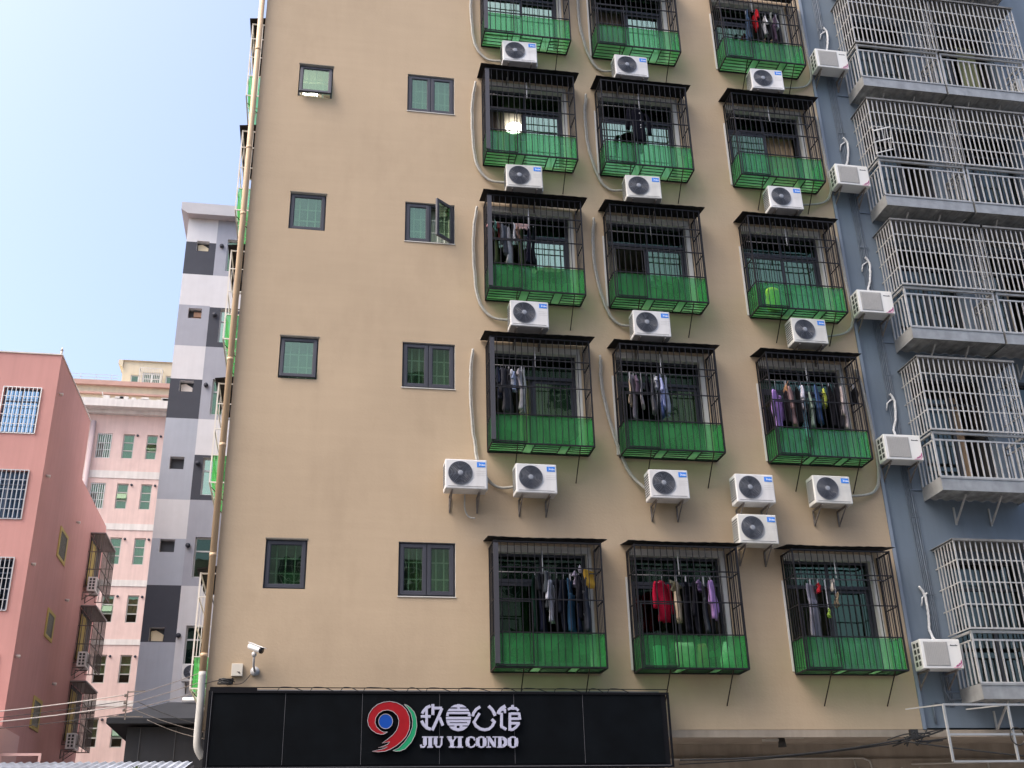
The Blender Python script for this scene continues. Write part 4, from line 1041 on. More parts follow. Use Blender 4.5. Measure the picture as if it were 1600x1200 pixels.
# outdoor units on the blue wall
def ac2_proto(label):
    T = thing('air_conditioner', label, 'air conditioner', group='outdoor units with square grilles on the blue wall')
    w, h, y0, y1 = .74, .50, -.14, -.44
    m = MB(); m.box(-w/2, w/2, y1, y0, 0, h); m.build('casing', ACW, T, bevel=.012)
    g0, g1 = -w/2+.055, -w/2+.50
    m = MB(); m.box(g0, g1, y1-.006, y1+.002, .045, h-.045); fg = m.build('square_grille', mat('grille_grey', (.34, .34, .335), .6, var=.1, vscale=14), T, bevel=.02)
    m = MB()
    for j in range(22): z = .06+j*(h-.12)/22; m.box(g0+.015, g1-.015, y1-.0105, y1-.0065, z, z+.008)
    for j in range(12): x = g0+.03+j*(g1-g0-.05)/12; m.box(x, x+.004, y1-.014, y1-.011, .055, h-.055)
    m.build('grille_wire', mat('wire_grey', (.48, .48, .47), .5), fg)
    m = MB(); x = w/2-.19
    for j, ww in enumerate((.022, .012, .016, .012, .016, .020, .014)): m.box(x, x+ww, y1-.003, y1+.001, h-.115, h-.115+(.022 if j in (0, 5) else .015)); x += ww+.004
    m.build('nameplate', mat('dark_lettering', (.04, .05, .06), .5), T)
    m = MB(); bx = w/2-.15; yy = (y1-.004, y1+.001)
    m.prism([(bx-.01, .03), (bx+.05, .03), (bx+.135, .17), (bx+.135, .12), (bx+.08, .02)][:0] or [(bx, .035), (bx+.03, .035), (bx+.055, .075), (bx+.025, .06)], *yy)
    m.prism([(bx+.035, .035), (bx+.07, .05), (bx+.085, .10), (bx+.065, .085), (bx+.06, .06), (bx+.045, .055)], *yy)
    m.prism([(bx+.08, .055), (bx+.125, .10), (bx+.125, .155), (bx+.108, .13), (bx+.10, .10), (bx+.085, .085)], *yy)
    m.build('logo', mat('purple_red_logo', (.30, .03, .16), .5), T)
    m = MB(); m.prism([(bx-.04, .022), (bx+.075, .022), (bx+.13, .09), (bx+.13, .075), (bx+.085, .014), (bx-.04, .014)], *yy); m.build('logo_swoosh', mat('pink_logo', (.65, .25, .38), .5), T)
    m = MB()
    for j in range(4):
        for q in range(2):
            z = .06+j*.105; y = y1+.06+q*.11; m = MB(); m.box(-w/2-.003, -w/2+.001, y, y+.07, z, z+.075)
            m.build('side_opening', mat('deep_grey_green', (.04, .05, .05), .7), T)
    for s_ in (-1, 1):
        x = s_*w*.36; m = MB(); m.bar((x, 0, -.02), (x, y1+.04, -.02), .026, .03); m.bar((x, y1+.08, -.03), (x, -.02, -.27), .02); m.bar((x, -.012, -.03), (x, -.012, -.3), .03, .02); m.build('bracket', BRK, T)
    return T
p = None
for x, z, t in [(10.32, 18.34, 'topmost on the blue wall'), (10.30, 15.26, 'beside the open white hatch'), (10.31, 12.25, 'third from the top on the blue wall'), (10.33, 9.17, 'near the packed clothes cage'), (10.34, 5.37, 'lowest on the blue wall')]:
    lab = 'boxy white unit with square grille, '+t
    if p is None: p = ac2_proto(lab); o = p
    else: o = dup(p, (0, 0, 0), 0, lab)
    o.location = (x+.37, WY, z-.50); o.rotation_euler = (0, 0, R(random.uniform(-1, 1)))
    Y = WY-.035
    zz = z-12.26
    pipe('white_hose', 'white wrapped hose above the boxy unit %s' % t, 'hose', [(10.86+(z < 6)*-.12, Y, 13.28+zz), (10.93-(z < 6)*.1, Y, 13.12+zz), (10.88-(z < 6)*.05, Y, 12.75+zz), (10.80, Y, 12.5+zz), (10.78, Y-.15, 12.27+zz)], .024, WHOSE, .006, 'white hoses above the boxy units', False)
    T = thing('wall_elbow', 'small white elbow above the boxy unit %s' % t, 'pipe elbow', (10.80, Y, 13.05+zz)); m = MB(); m.tube([(-.07, 0, -.12), (-.03, 0, .03), (.08, 0, .12)], .014, 8); m.build('elbow', WHOSE, T)
o = dup(p, (15.55, WY, 17.6), 0, 'boxy white outdoor unit half hidden at the right photo edge')
# cable bundle down the blue wall
CB = mat('blue_grey_cable', (.12, .15, .19), .6, var=.2, vscale=8)
T = thing('cable_bundle', 'bundle of thin painted cables running down the blue wall', 'cables', (10.8, WY, 4))
for k, dx in enumerate((-.10, -.065, -.03, .012, .05)):
    m = MB(); rd = random.Random(k)
    m.tube([(dx-.03+.2*(1-j/12)+rd.uniform(-.006, .006), -.016, .3+j*1.6) for j in range(13)], .0095 if k != 3 else .014, 6); m.build('cable', CB, T)
m = MB()
for z in range(14): m.box(-.12+.2*(1-z*1.45/19), .07+.2*(1-z*1.45/19), -.034, -.028, .8+z*1.45, .815+z*1.45)
m.build('clamp', CB, T)
T = thing('conduit', 'bent blue conduit at the foot of the blue wall', 'conduit', (10.6, WY, 4))
m = MB(); m.tube([(.28, -.02, 1.1), (.30, -.02, .55), (.36, -.02, .42), (.9, -.02, .42)], .016, 8); m.tube([(.02, -.02, .02), (.02, -.02, .35), (.12, -.02, .36)], .02, 8); m.build('tube', CB, T)
# bare steel rack at the right bottom
T = thing('steel_rack', 'bare welded steel rack frame standing out below the lowest steel balcony cage', 'rack', (10.1, 16.0, 3.2))
m = MB()
for z in (0, .39, .83): m.bar((-.50, 0, z), (2.6, 0, z), .03); 
for x in (-.50, .58, 1.7): m.bar((x, 0, 0), (x, 0, .83), .032); m.bar((x, .02, .83), (x+.1, 1.3, .95), .02)
m.build('frame', mat('pale_steel', (.42, .43, .43), .45, metal=.5, var=.12), T)
m = MB(); m.tube([(.58+.12*math.cos(a/4)+.05, -.02, .36+.13*math.sin(a/4)) for a in range(30)], .010, 6); m.build('cable_coil', mat('black_cable', (.02, .02, .02), .6), T)

# ------------------------------------------------------------------ under the facade: conduits and cables
WC = mat('white_conduit', (.5, .47, .42), .6)
T = thing('conduit', 'pale conduit run along the wall under the beige facade', 'conduit', (8, 19.44, 3.7))
m = MB(); m.tube([(-3.5, -.02, -.09), (1.9, -.02, -.09), (2.02, -.02, -.14), (2.2, -.02, -1.3)], .016, 8); m.tube([(1.7, -.05, -.11), (1.78, -.05, -.6), (1.8, -.05, -1.2)], .014, 8)
m.tube([(2.6, -.05, -.25), (2.7, -.05, -1.2)], .018, 8); m.tube([(2.8, -.05, -.2), (5.4, -.05, -.15)], .016, 8); m.tube([(2.95, -.05, -.25), (3.1, -.05, -1.2)], .02, 8); m.tube([(4.3, -.05, -.15), (4.36, -.05, -.7)], .018, 8)
m.build('tube', WC, T)
BC = mat('black_cable', (.02, .02, .02), .6)
def cable(nm, lab, p, q, sag, r=.008, mt=None, n=16):
    p = Vector(p); q = Vector(q); T = thing(nm, lab, 'cable', p)
    m = MB(); m.tube([p.lerp(q, i/n)-Vector((0, 0, 4*sag*(i/n)*(1-i/n)))-p for i in range(n+1)], r, 6); m.build('strand', mt or BC, T)
cable('hanging_cable', 'dark slack cable sagging under the beige facade, upper strand', (5.9, 17.7, 3.42), (10.1, 17.9, 3.78), .09, .016)
cable('hanging_cable', 'dark slack cable sagging under the beige facade, lower strand', (5.9, 17.75, 3.36), (10.0, 17.9, 3.72), .05, .012)
cable('hanging_cable', 'dark cable running right from the facade corner behind the steel rack', (9.9, 17.9, 3.72), (14, 17.6, 3.3), .05, .014)
T = thing('cable_cluster', 'tangled black cable joint at the corner between beige and blue walls', 'cables', (10.1, 18.0, 3.82))
m = MB(); rd = random.Random(4)
for k in range(9):
    m.tube(smooth([(rd.uniform(-.5, -.1), -.08, rd.uniform(-.2, 0)), (rd.uniform(-.15, .1), -.12, rd.uniform(-.1, .12)), (rd.uniform(.0, .2), -.1, rd.uniform(-.2, .1)), (rd.uniform(.2, .6), -.08, rd.uniform(-.1, .12))], 4), .011, 5)
m.box(-.06, .08, -.12, -.06, -.02, .09); m.build('strand', BC, T)
T = thing('cctv_camera', 'small black dome lamp fixture under the facade edge', 'fixture', (7.95, 18.4, 3.85)); m = MB(); m.cyl((0, 0, 0), (0, 0, -.16), .05, 14, .07); m.build('dome', BC, T)
m = MB(); m.box(-.35, -.02, -.01, .01, -.07, -.03); m.box(.02, .4, -.01, .01, -.02, .01); m.build('arm', WC, T)

# ------------------------------------------------------------------ sign box
T = thing('signboard', 'long black shop sign reading JIU YI CONDO with a red 9 logo', 'sign', (2.1, 18.0, 3.33))
ox, oz = -2.1, -3.33
SB = mat('sign_black_panel', (.0028, .0040, .0055), .6, var=.3, vscale=3, spec=.08)
SE = mat('sign_frame_black', (.006, .006, .008), .5, spec=.15)
X0, X1, ZB, ZT = -1.43, 5.71, 3.33, 4.43; yf = -.40
m = MB(); m.box(X0+ox, X1+ox, yf+.006, -.01, ZB+oz, ZT+oz-.004); m.build('box', SE, T)
m = MB(); e = [-1.36, -.30, .86, 2.05, 3.22, 4.33, 5.63]
pan = MB()
for a, b in zip(e, e[1:]): pan.box(a+.004+ox, b-.004+ox, yf-.004, yf+.006, ZB+.04+oz, ZT-.01+oz)
pan.build('panel', SB, T)
m = MB(); frame(m, X0+ox-.01, X1+ox+.05, ZB+oz-.03, ZT+oz+.015, yf-.02, yf-.006, .035); m.build('trim', SE, T)
m = MB(); m.box(X0+.04+ox, X0+.047+ox, yf-.022, yf-.004, ZB+oz, ZT+oz); m.box(X0+ox, X1+ox, yf-.024, yf-.0205, ZB+oz-.002, ZB+oz+.008)
for a in e[1:-1]: m.box(a-.0025+ox, a+.0025+ox, yf-.0055, yf-.0045, ZB+.04+oz, ZT+oz)
m.build('seam', mat('seam_grey', (.10, .10, .11), .5), T)
# recessed glossy strip and canopy above the panels
m = MB(); m.box(X0+ox, X1+ox, -.06, -.004, ZT+oz, ZT+.09+oz); m.build('back_strip', mat('glossy_grey_strip', (.17, .17, .175), .3), T)
m = MB(); m.box(X0+ox, X0+.7+ox, -.37, -.34, ZT+.02+oz, ZT+.075+oz); m.box(X0+.7+ox, X1+ox+.04, -.375, -.365, ZT+.062+oz, ZT+.075+oz); m.build('top_edge', SE, T)
m = MB(); rd = random.Random(9)
x = X0+1.0
while x < X1-.6:
    l = rd.uniform(.25, .6); m.tube(smooth([(x+ox, -.3, ZT+.03+oz), (x+.05+ox, -.28, ZT+.09+oz), (x+l*.6+ox, -.26, ZT+.085+oz), (x+l+ox, -.3, ZT+.02+oz)], 4), .007, 5); x += l*1.2
m.build('feed_cable', BC, T)
SILV = mat('silver_letter', (.44, .45, .58), .4, var=.03)
RIM = mat('polished_rim', (.75, .70, .72), .2, metal=.6)
lf = yf-.05
def off(P): return [(x+ox, z+oz) for x, z in P]
m = MB(); m.prism(off(LOGO_RED), lf, yf-.006); m.build('red_nine_emblem', mat('emblem_red', (.30, .006, .012), .5, var=.08, spec=.25, vscale=6), T)
m = MB(); m.prism(off(LOGO_GREEN), lf, yf-.006); m.build('green_swoosh', mat('emblem_green', (.012, .27, .12), .5, spec=.25), T)
m = MB(); m.prism(off(LOGO_BLUE), lf, yf-.006); m.build('blue_disc', mat('emblem_blue', (.004, .06, .34), .5, spec=.25), T)
m = MB()
for P in (LOGO_RED, LOGO_GREEN, LOGO_BLUE): P = off(P); m.ribbon(P+[P[0]], .008, lf-.004, lf-.001)
m.build('emblem_rim', RIM, T)
parts = {}
dz_ = {}
for g, wd, pts in STROKES:
    mb = parts.setdefault(g, MB()); dz_[g] = dz_.get(g, 0)+1
    mb.ribbon(off(pts), wd, lf-.0012*dz_[g], yf-.006)
for g, P in GPOLYS:
    mb = parts.setdefault(g, MB()); mb.prism(off(P), lf-.001, yf-.006)
for g, mb in parts.items(): mb.build('character' if g < 4 else 'letter', SILV, T)

# camera, junction box and cables above the sign
T = thing('security_camera', 'white bullet security camera on a wall bracket above the sign', 'camera', (-.80, 18.0, 4.80))
CW_ = mat('white_camera_shell', (.75, .75, .75), .35)
m = MB(); m.cyl((0, 0, 0), (0, -.05, 0), .07, 20); m.tube([(0, -.05, 0), (-.02, -.16, .06), (-.02, -.24, .16), (-.02, -.25, .24)], .017, 10); m.cyl((-.02, -.27, .22), (-.02, -.22, .22), .04, 12); m.build('bracket', mat('grey_camera_arm', (.45, .45, .45), .4), T)
d = Vector((.75, -.52, -.38)).normalized(); c0 = Vector((-.10, -.20, .36))
m = MB(); m.tube([c0, c0+d*.24], .048, 20); b1 = m.build('body', CW_, T, bevel=.004)
m = MB(); m.tube([c0+d*.235, c0+d*.262], .050, 20); m.build('lens', mat('camera_black', (.01, .01, .012), .2), b1)
m = MB(); s_ = d.cross(Vector((0, 0, 1))).normalized(); u_ = s_.cross(d).normalized()
m.bar(c0+u_*.05-d*.01, c0+u_*.05+d*.29, .11, .008); m.build('sun_shield', CW_, b1)
T = thing('junction_box', 'cream square junction box beside the security camera', 'junction box', (-1.07, 18.0, 4.72))
m = MB(); m.box(-.085, .085, -.07, -.001, 0, .19); b1 = m.build('box', mat('cream_box', (.62, .58, .50), .5), T, bevel=.006); m = MB(); m.cyl((.03, -.07, .06), (.03, -.075, .06), .012, 8); m.tube([(.0, -.074, .07), (.04, -.074, .06), (.05, -.074, .03)], .004, 5); m.build('lock', BRK, T)
T = thing('cable_coil', 'coil of black cable lying on the top left edge of the sign', 'cable', (-1.22, 17.9, 4.60))
m = MB(); rd = random.Random(2)
for k in range(10): m.tube([(.12*math.cos(a/3+k)*rd.uniform(.7, 1)+rd.uniform(-.02, .02), .05*math.sin(a/3+k), .02+.035*math.sin(a/3)+rd.uniform(0, .02)) for a in range(18)], .008, 5)
m.tube(smooth([(-.35, 0, -.02), (-.2, 0, .03), (-.05, 0, .05)], 4), .007, 5); m.tube(smooth([(.1, .05, .0), (.25, .05, .02), (.38, .08, .18)], 4), .006, 5); m.build('coil', BC, T)

# ------------------------------------------------------------------ chequered tower
TL = mat('pale_lavender_paint', (.58, .585, .61), .75, var=.04, streak=.04, spec=.2)
TM = mat('mid_grey_paint', (.32, .335, .385), .75, var=.04, streak=.04, spec=.2)
TM2 = mat('blue_grey_paint', (.36, .39, .45), .75, var=.04, streak=.04, spec=.2)
TD = mat('charcoal_paint', (.045, .05, .066), .7, var=.06, spec=.3)
TT = thing('chequered_tower_block', 'narrow tower block painted in lavender, grey and charcoal squares', 'building')
XL, XS, XR = -5.14, -4.08, -1.0
wins = [(-3.68, -3.14, 22.27, 23.61), (-3.70, -3.16, 19.38, 20.70), (-3.73, -3.17, 16.62, 17.95), (-3.78, -3.22, 13.73, 15.05), (-3.79, -3.23, 10.95, 12.29), (-3.80, -3.24, 8.15, 9.41)]
hol = [(-4.76, -4.32, 23.04, 23.46), (-4.80, -4.34, 20.27, 20.67), (-4.82, -4.36, 17.43, 17.84), (-4.86, -4.40, 14.60, 15.04), (-4.88, -4.42, 11.76, 12.19), (-4.90, -4.45, 8.91, 9.34)]
def tf(x, z):
    L = x < XS; R1 = x < -2.9
    if z > 23.4: return 0 if L else 2
    if L:
        for zz, i in ((22.05, 3), (20.79, 0), (19.18, 2), (17.9, 0), (16.43, 3), (13.54, 1), (12.21, 0), (10.68, 1), (8.88, 3)):
            if z > zz: return i
        return 1
    for zz, i in ((22.05, 2), (20.75, 0), (19.18, 3 if R1 else 0), (17.9, 2), (16.43, 2), (15.13, 0), (13.55, 3 if R1 else 0), (10.67, 2)):
        if z > zz: return i
    return 0
m = wall(XL, XR, 0, 24.4, wins+hol, 36, .25, 0, (XS, -2.9), (23.4, 22.05, 20.79, 20.75, 19.18, 17.9, 16.43, 15.13, 13.54, 13.55, 12.21, 10.68, 10.67, 8.88), tf)
m.mi = 0; shell(m, XL, XR, 0, 24.4, 36, 48); m.build('wall', [TL, TM2, TM, TD], TT)
m = MB(); m.prism([(XL-.02, 24.40), (XL-.26, 24.56), (XL-.26, 24.86), (XR, 24.86), (XR, 24.40)], 35.65, 48); m.build('cornice', mat('cornice_grey', (.42, .42, .44), .8, var=.06), TT)
m = MB()
for j, (a, b, c, d) in enumerate(wins):
    m = MB(); frame(m, a, b, c, d, 36.1, 36.16, .05); m.box(a+.05, b-.05, 36.09, 36.15, c+(d-c)*.64, c+(d-c)*.64+.05)
    W = m.build('window', mat('pale_alu_frame', (.45, .47, .47), .5), TT)
    g = MB(); g.box(a+.05, b-.05, 36.12, 36.13, c+.05, d-.05); g.build('pane', GLB if j in (1, 3) else GL if j in (0, 2) else GLD, W)
    roombox(W, a, b, c, d, 36.25, 37.2, ROOM)
    if j < 4: curtain(W, a, b, c, d, 36.22, 'green' if j != 2 else 'pale', .01, .15, j)
HS = [mat('vent_cream', (.6, .52, .36), .8), mat('vent_brown', (.3, .18, .12), .8), mat('vent_pale', (.6, .55, .5), .8)]
for j, (a, b, c, d) in enumerate(hol):
    m = MB(); m.quad((a, 36.24, c), (b, 36.24, c), (b, 36.24, d), (a, 36.24, d))
    if j in (0, 2, 5): m.mi = 1; m.prism([(a+.02, d-.1), (a+.18, d-.06), (b-.03, d-.2), (b-.05, c+.02), (a+.05, c+.03)], 36.16, 36.22)
    if j == 1: m.mi = 1; m.box(a+.18, b-.02, 36.12, 36.2, c+.12, c+.3); m.box(a+.1, b-.1, 36.15, 36.2, c+.0, c+.1)
    m.build('vent_recess', [DK, HS[0 if j in (0, 5) else 1 if j == 1 else 2]], TT)
for a, z in ((-3.87, 23.29), (-3.89, 20.45), (-3.94, 17.7), (-3.95, 14.83), (-4.00, 12.0), (-4.01, 9.1)):
    m = MB(); m.tube([(a, 36.02, z), (a, 35.90, z-.02)], .075, 12); m.build('vent_pipe', TD, TT)
o = dup(bpy.data.objects[[x.name for x in SC.objects if x.name.startswith('air_conditioner') and x.get('label', '').startswith('outdoor unit')][0]], (-3.40, 36.0, 7.62), 0, 'greyish white outdoor unit on the chequered tower under its lowest visible window', 'outdoor unit on the tower')

# ------------------------------------------------------------------ far pink block
FP = mat('pale_pink_render', (.60, .46, .42), .85, var=.05, streak=.10, spec=.2, dirt=(.42, .27, .25), dirta=.25)
CR = mat('cream_render', (.60, .53, .39), .85, var=.05, streak=.08, spec=.2)
TB = mat('terracotta_band', (.42, .26, .215), .8, var=.08)
WBND = mat('dirty_white_band', (.58, .56, .53), .85, var=.06, streak=.12)
AF = mat('grey_alu_frame', (.42, .43, .40), .5)
FB = thing('pink_block_with_bands', 'distant pale pink block with white bands and a cream penthouse', 'building')
cols = [(-8.93, -8.43), (-7.88, -7.40), (-6.6, -6.1)]
rows = [(20.08, 21.28), (17.66, 18.86), (15.1, 16.32), (12.53, 13.73), (9.96, 11.15), (7.36, 8.54), (4.8, 6.0)]
bx_ = [(-10.08, -9.42)]
hf = [(a, b, c, d) for a, b in cols for c, d in rows]+[(-10.08, -9.42, c-.02, d) for c, d in rows]
m = wall(-12.2, -3, 0, 22.2, hf, 50, .2, 0); shell(m, -12.2, -3, 0, 22.2, 50, 60); m.build('wall', FP, FB)
for z0_, z1_ in ((19.1, 19.45), (16.67, 16.96), (14.12, 14.40), (11.57, 11.81), (9.01, 9.25), (6.4, 6.65)):
    m = MB(); m.box(-12.2, -3, 49.97, 49.998, z0_, z1_); m.build('band', WBND, FB)
m = MB(); m.prism([(-12.3, 22.2), (-3, 22.2), (-3, 22.36), (-12.3, 22.36)], 49.75, 50.3); m.prism([(-12.3, 22.362), (-3, 22.362), (-3, 22.75), (-12.3, 22.75)], 49.3, 50.3); m.build('cornice', WBND, FB)
m = MB(); m.box(-12.2, -3, 50.3, 60, 22.4, 23.85); m.mi = 1; m.box(-12.3, -3, 50.15, 50.298, 23.33, 23.42); m.box(-12.3, -3, 50.1, 50.298, 23.78, 24.0); m.mi = 0
m.build('parapet_storey', [CR, TB], FB)
for a, b in ((-10.95, -10.1), (-8.68, -7.77)):
    m = MB(); m.box(a, b, 50.27, 50.298, 22.8, 23.02); m.mi = 1
    for k in range(9): x = a+(b-a)*k/9; m.box(x, x+.03, 50.24, 50.268, 22.8, 23.02)
    m.build('loft_opening', [DK, WBND], FB)
m = MB(); rd = random.Random(5)
for k in range(14):
    x = rd.uniform(-10, -7.2); m.box(x, x+rd.uniform(.1, .4), 49.4, 49.7, 22.752, 22.752+rd.uniform(.05, .2))
m.bar((-9.95, 49.5, 22.8), (-10.05, 49.5, 23.15), .04); m.build('ledge_clutter', WBND, FB)
m = MB(); pwi = [(-9.14, -8.76, 24.34, 24.77), (-8.6, -7.75, 24.1, 24.94), (-7.51, -7.12, 24.34, 24.8)]
m = wall(-9.55, -3, 23.85, 25.5, pwi, 51, .2, 0); shell(m, -9.55, -3, 23.85, 25.5, 51, 58); m.build('penthouse', CR, FB)
m = MB(); m.box(-9.7, -3, 50.7, 58, 25.05, 25.35) if False else m.prism([(-9.56, 25.1), (-9.78, 25.3), (-9.78, 25.502), (-3, 25.502), (-3, 25.5), (-9.56, 25.5)], 50.9, 58); m.build('penthouse_eave', CR, FB)
for j, (a, b, c, d) in enumerate(pwi):
    m = MB(); frame(m, a, b, c, d, 51.05, 51.1, .05)
    if j == 1: m.box((a+b)/2-.03, (a+b)/2+.03, 51.05, 51.1, c, d)
    W = m.build('window', mat('white_alu_frame', (.65, .68, .66), .5), FB); g = MB(); g.box(a+.05, b-.05, 51.07, 51.08, c+.05, d-.05); g.build('pane', GL, W); roombox(W, a, b, c, d, 51.2, 52)
    if j == 1:
        m = MB()
        for k in range(14): x = a-.1+(b-a+.2)*k/13; m.bar((x, 50.6, c-.1), (x, 50.6, d+.05), .022)
        for z in (c-.1, c+.3, d-.3, d+.05): m.bar((a-.1, 50.6, z), (b+.1, 50.6, z), .025)
        for x in (a-.1, b+.1):
            for z in (c-.1, c+.3, d-.3, d+.05): m.bar((x, 50.6, z), (x, 51, z), .025)
            m.bar((x, 50.8, c-.1), (x, 50.8, d), .02)
        m.build('grille', WBND, W)
m = MB()
for z in (24.15, 24.27, 24.42): m.bar((-12.2, 50.4, z), (-9.6, 50.4, z), .018)
for x in (-12.1, -11.3, -10.6, -9.9): m.bar((x, 50.4, 23.98), (x, 50.4, 24.42), .02)
m.build('roof_railing', AF, FB)
rd = random.Random(11)
for ci, (a, b) in enumerate(cols):
    for ri, (c, d) in enumerate(rows):
        m = MB(); frame(m, a, b, c, d, 50.08, 50.14, .045)
        for f in (.33, .66): m.box(a+.045, b-.045, 50.07, 50.13, c+(d-c)*f-.02, c+(d-c)*f+.02)
        W = m.build('window', AF, FB)
        opn = (ci + ri*2) % 5 in (1,) or (ci, ri) in ((1, 0), (0, 3), (0, 1))
        for k in range(3):
            z0_ = c+(d-c)*k/3+.04; z1_ = c+(d-c)*(k+1)/3-.02
            g = MB(); g.box(0, b-a-.09, -.004, .004, -(z1_-z0_), 0)
            if opn and k == 1:
                frame(g, 0, b-a-.09, -(z1_-z0_), 0, -.02, .004, .025)
            o = g.build('pane', (GLD if k == 0 and ri > 2 else GL), W); o.location = (a+.045, 50.1, z1_)
            if opn and k == 1: o.rotation_euler = (R(-24), 0, 0)
        roombox(W, a, b, c, d, 50.2, 51)
        curtain(W, a, b, c+(d-c)*.3 if ri > 2 else c, d, 50.19, 'grey' if ri % 2 else 'green', .01, .2, ri)
        m = MB(); m.tube([(b+.13, 50.01, d-.06), (b+.13, 49.93, d-.07)], .055, 10); m.build('vent_pipe', TD, FB)
for c, d in rows:
    a, b = bx_[0]; c -= .02
    m = MB(); frame(m, a, b, c, d, 50.08, 50.14, .045); m.box((a+b)/2-.02, (a+b)/2+.02, 50.07, 50.13, c, d); m.box(a, b, 50.06, 50.12, c+(d-c)*.62, c+(d-c)*.62+.04)
    W = m.build('window', AF, FB); g = MB(); g.box(a+.04, (a+b)/2, 50.1, 50.105, c+(d-c)*.66, d-.04); g.box((a+b)/2, b-.04, 50.1, 50.105, c+.04, d-.04); g.build('pane', GL, W); roombox(W, a, b, c, d, 50.2, 51)
    m = MB()
    for k in range(7): x = a+(b-a)*(k+.5)/7; m.bar((x, 50.03, c), (x, 50.03, d), .022)
    for z in (c+.03, c+(d-c)*.35, d-.03): m.bar((a, 50.03, z), (b, 50.03, z), .022)
    m.build('grille', mat('white_alu_frame', (.65, .68, .66), .5), W)
m = MB(); m.cyl((-10.3, 49.85, 0), (-10.3, 49.85, 21.8), .12, 12); m.build('drain_stack', mat('grey_pink_stack', (.35, .28, .29), .7), FB)

# ------------------------------------------------------------------ deep pink building, far left
PK = mat('deep_pink_paint', (.46, .245, .23), .8, var=.06, vscale=.5, streak=.06, spec=.25)
PKS = mat('mauve_pink_side', (.44, .22, .205), .85, var=.05, vscale=.5, streak=.07, spec=.2)
YF = mat('yellow_frame', (.42, .33, .10), .8, var=.1)
PB = thing('deep_pink_building', 'deep pink building with grilled windows at the far left edge', 'building')
X = -7.8
fw_ = [(-9.25, -8.23, 14.10, 15.52), (-9.25, -8.20, 11.5, 12.92), (-9.2, -8.20, 8.9, 10.34), (-9.2, -8.20, 6.2, 7.7), (-9.2, -8.20, 3.4, 4.9)]
m = wall(-14, X, 0, 16.66, fw_, 32, .2, 0)
m.quad((-14, 32, 0), (-14, 37.2, 0), (-14, 37.2, 16.66), (-14, 32, 16.66)); m.quad((-14, 37.2, 0), (X, 37.2, 0), (X, 37.2, 16.66), (-14, 37.2, 16.66)); m.quad((-14, 32, 16.66), (X, 32, 16.66), (X, 37.2, 16.66), (-14, 37.2, 16.66))
m.quad((-14, 37.2, 14.55), (X, 37.2, 14.55), (X, 42.6, 14.55), (-14, 42.6, 14.55)); m.quad((-14, 42.6, 0), (X, 42.6, 0), (X, 42.6, 14.55), (-14, 42.6, 14.55))
m.mi = 1; m.quad((X, 32, 0), (X, 37.2, 0), (X, 37.2, 16.66), (X, 32, 16.66)); m.quad((X, 37.2, 0), (X, 42.6, 0), (X, 42.6, 14.55), (X, 37.2, 14.55))
m.build('wall', [PK, PK], PB)
m = MB(); m.box(-14, X+.02, 31.97, 32.03, 16.661, 16.70); m.box(X-.03, X+.025, 32.03, 37.2, 16.661, 16.70); m.build('coping', WBND, PB)
m = MB(); m.cyl((X-.05, 32.1, 16.70), (X-.05, 32.1, 16.86), .035, 10); m.cyl((X-.05, 32.1, 16.86), (X-.05, 32.1, 16.98), .05, 10, .01); m.build('finial', WBND, PB)
for j, (a, b, c, d) in enumerate(fw_):
    m = MB(); frame(m, a, b, c, d, 32.08, 32.14, .05); m.box((a+b)/2-.03, (a+b)/2+.03, 32.08, 32.14, c, d); m.box(a, b, 32.07, 32.12, d-.42, d-.38)
    W = m.build('window', mat('dark_blue_frame', (.05, .07, .11), .5), PB); g = MB(); g.box(a+.05, b-.05, 32.1, 32.105, c+.05, d-.05); g.build('pane', GLX if j == 0 else GLX2, W); roombox(W, a, b, c, d, 32.2, 33.5)
    if j == 0: curtain(W, a, b, c, d, 32.17, 'pale', .03, .3, 5)
    m = MB(); n = 9
    for k in range(n+1): x = a-.02+(b-a+.04)*k/n; m.bar((x, 31.97, c-.02), (x, 31.97, d+.02), .028 if k in (0, n) else .02)
    for q in range(6): z = c-.02+(d-c+.04)*q/5; m.bar((a-.02, 31.985, z), (b+.02, 31.985, z), .026 if q in (0, 5) else .016)
    m.build('grille', mat('white_grille_paint', (.66, .68, .70), .5) if j == 0 else mat('grey_grille_paint', (.42, .44, .47), .5), W)
for (ya, yb, z0_, z1_) in ((35.15, 36.4, 11.32, 12.28), (35.1, 36.2, 8.85, 9.7), (35.0, 36.15, 6.2, 7.1), (35.0, 36.15, 3.6, 4.6)):
    m = MB(); m.box(X-.05, X+.03, ya, ya+.14, z0_, z1_); m.box(X-.05, X+.03, yb-.14, yb, z0_, z1_); m.box(X-.05, X+.03, ya+.14, yb-.14, z0_, z0_+.1); m.box(X-.05, X+.03, ya+.14, yb-.14, z1_-.1, z1_)
    W = m.build('side_window', YF, PB); m = MB(); m.box(X+.002, X+.01, ya+.14, yb-.14, z0_+.1, z1_-.1); m.build('pane', mat('dull_side_glass', (.05, .06, .05), .2, var=.3), W)
    m = MB()
    for k in range(6): y = ya+.2+(yb-ya-.4)*k/5; m.bar((X+.025, y, z0_+.1), (X+.025, y, z1_-.1), .02)
    m.build('grille', mat('dull_green_grey', (.14, .15, .13), .6), W)
for y, z in ((32.37, 12.93), (37.3, 13.07), (32.3, 10.28), (37.3, 10.46), (32.35, 15.54), (32.2, 7.7), (37.2, 7.8)):
    m = MB(); m.tube([(X, y, z), (X+.12, y, z-.02)], .035, 10, .05); m.build('wall_lamp', mat('lamp_white', (.55, .5, .48), .5), PB)
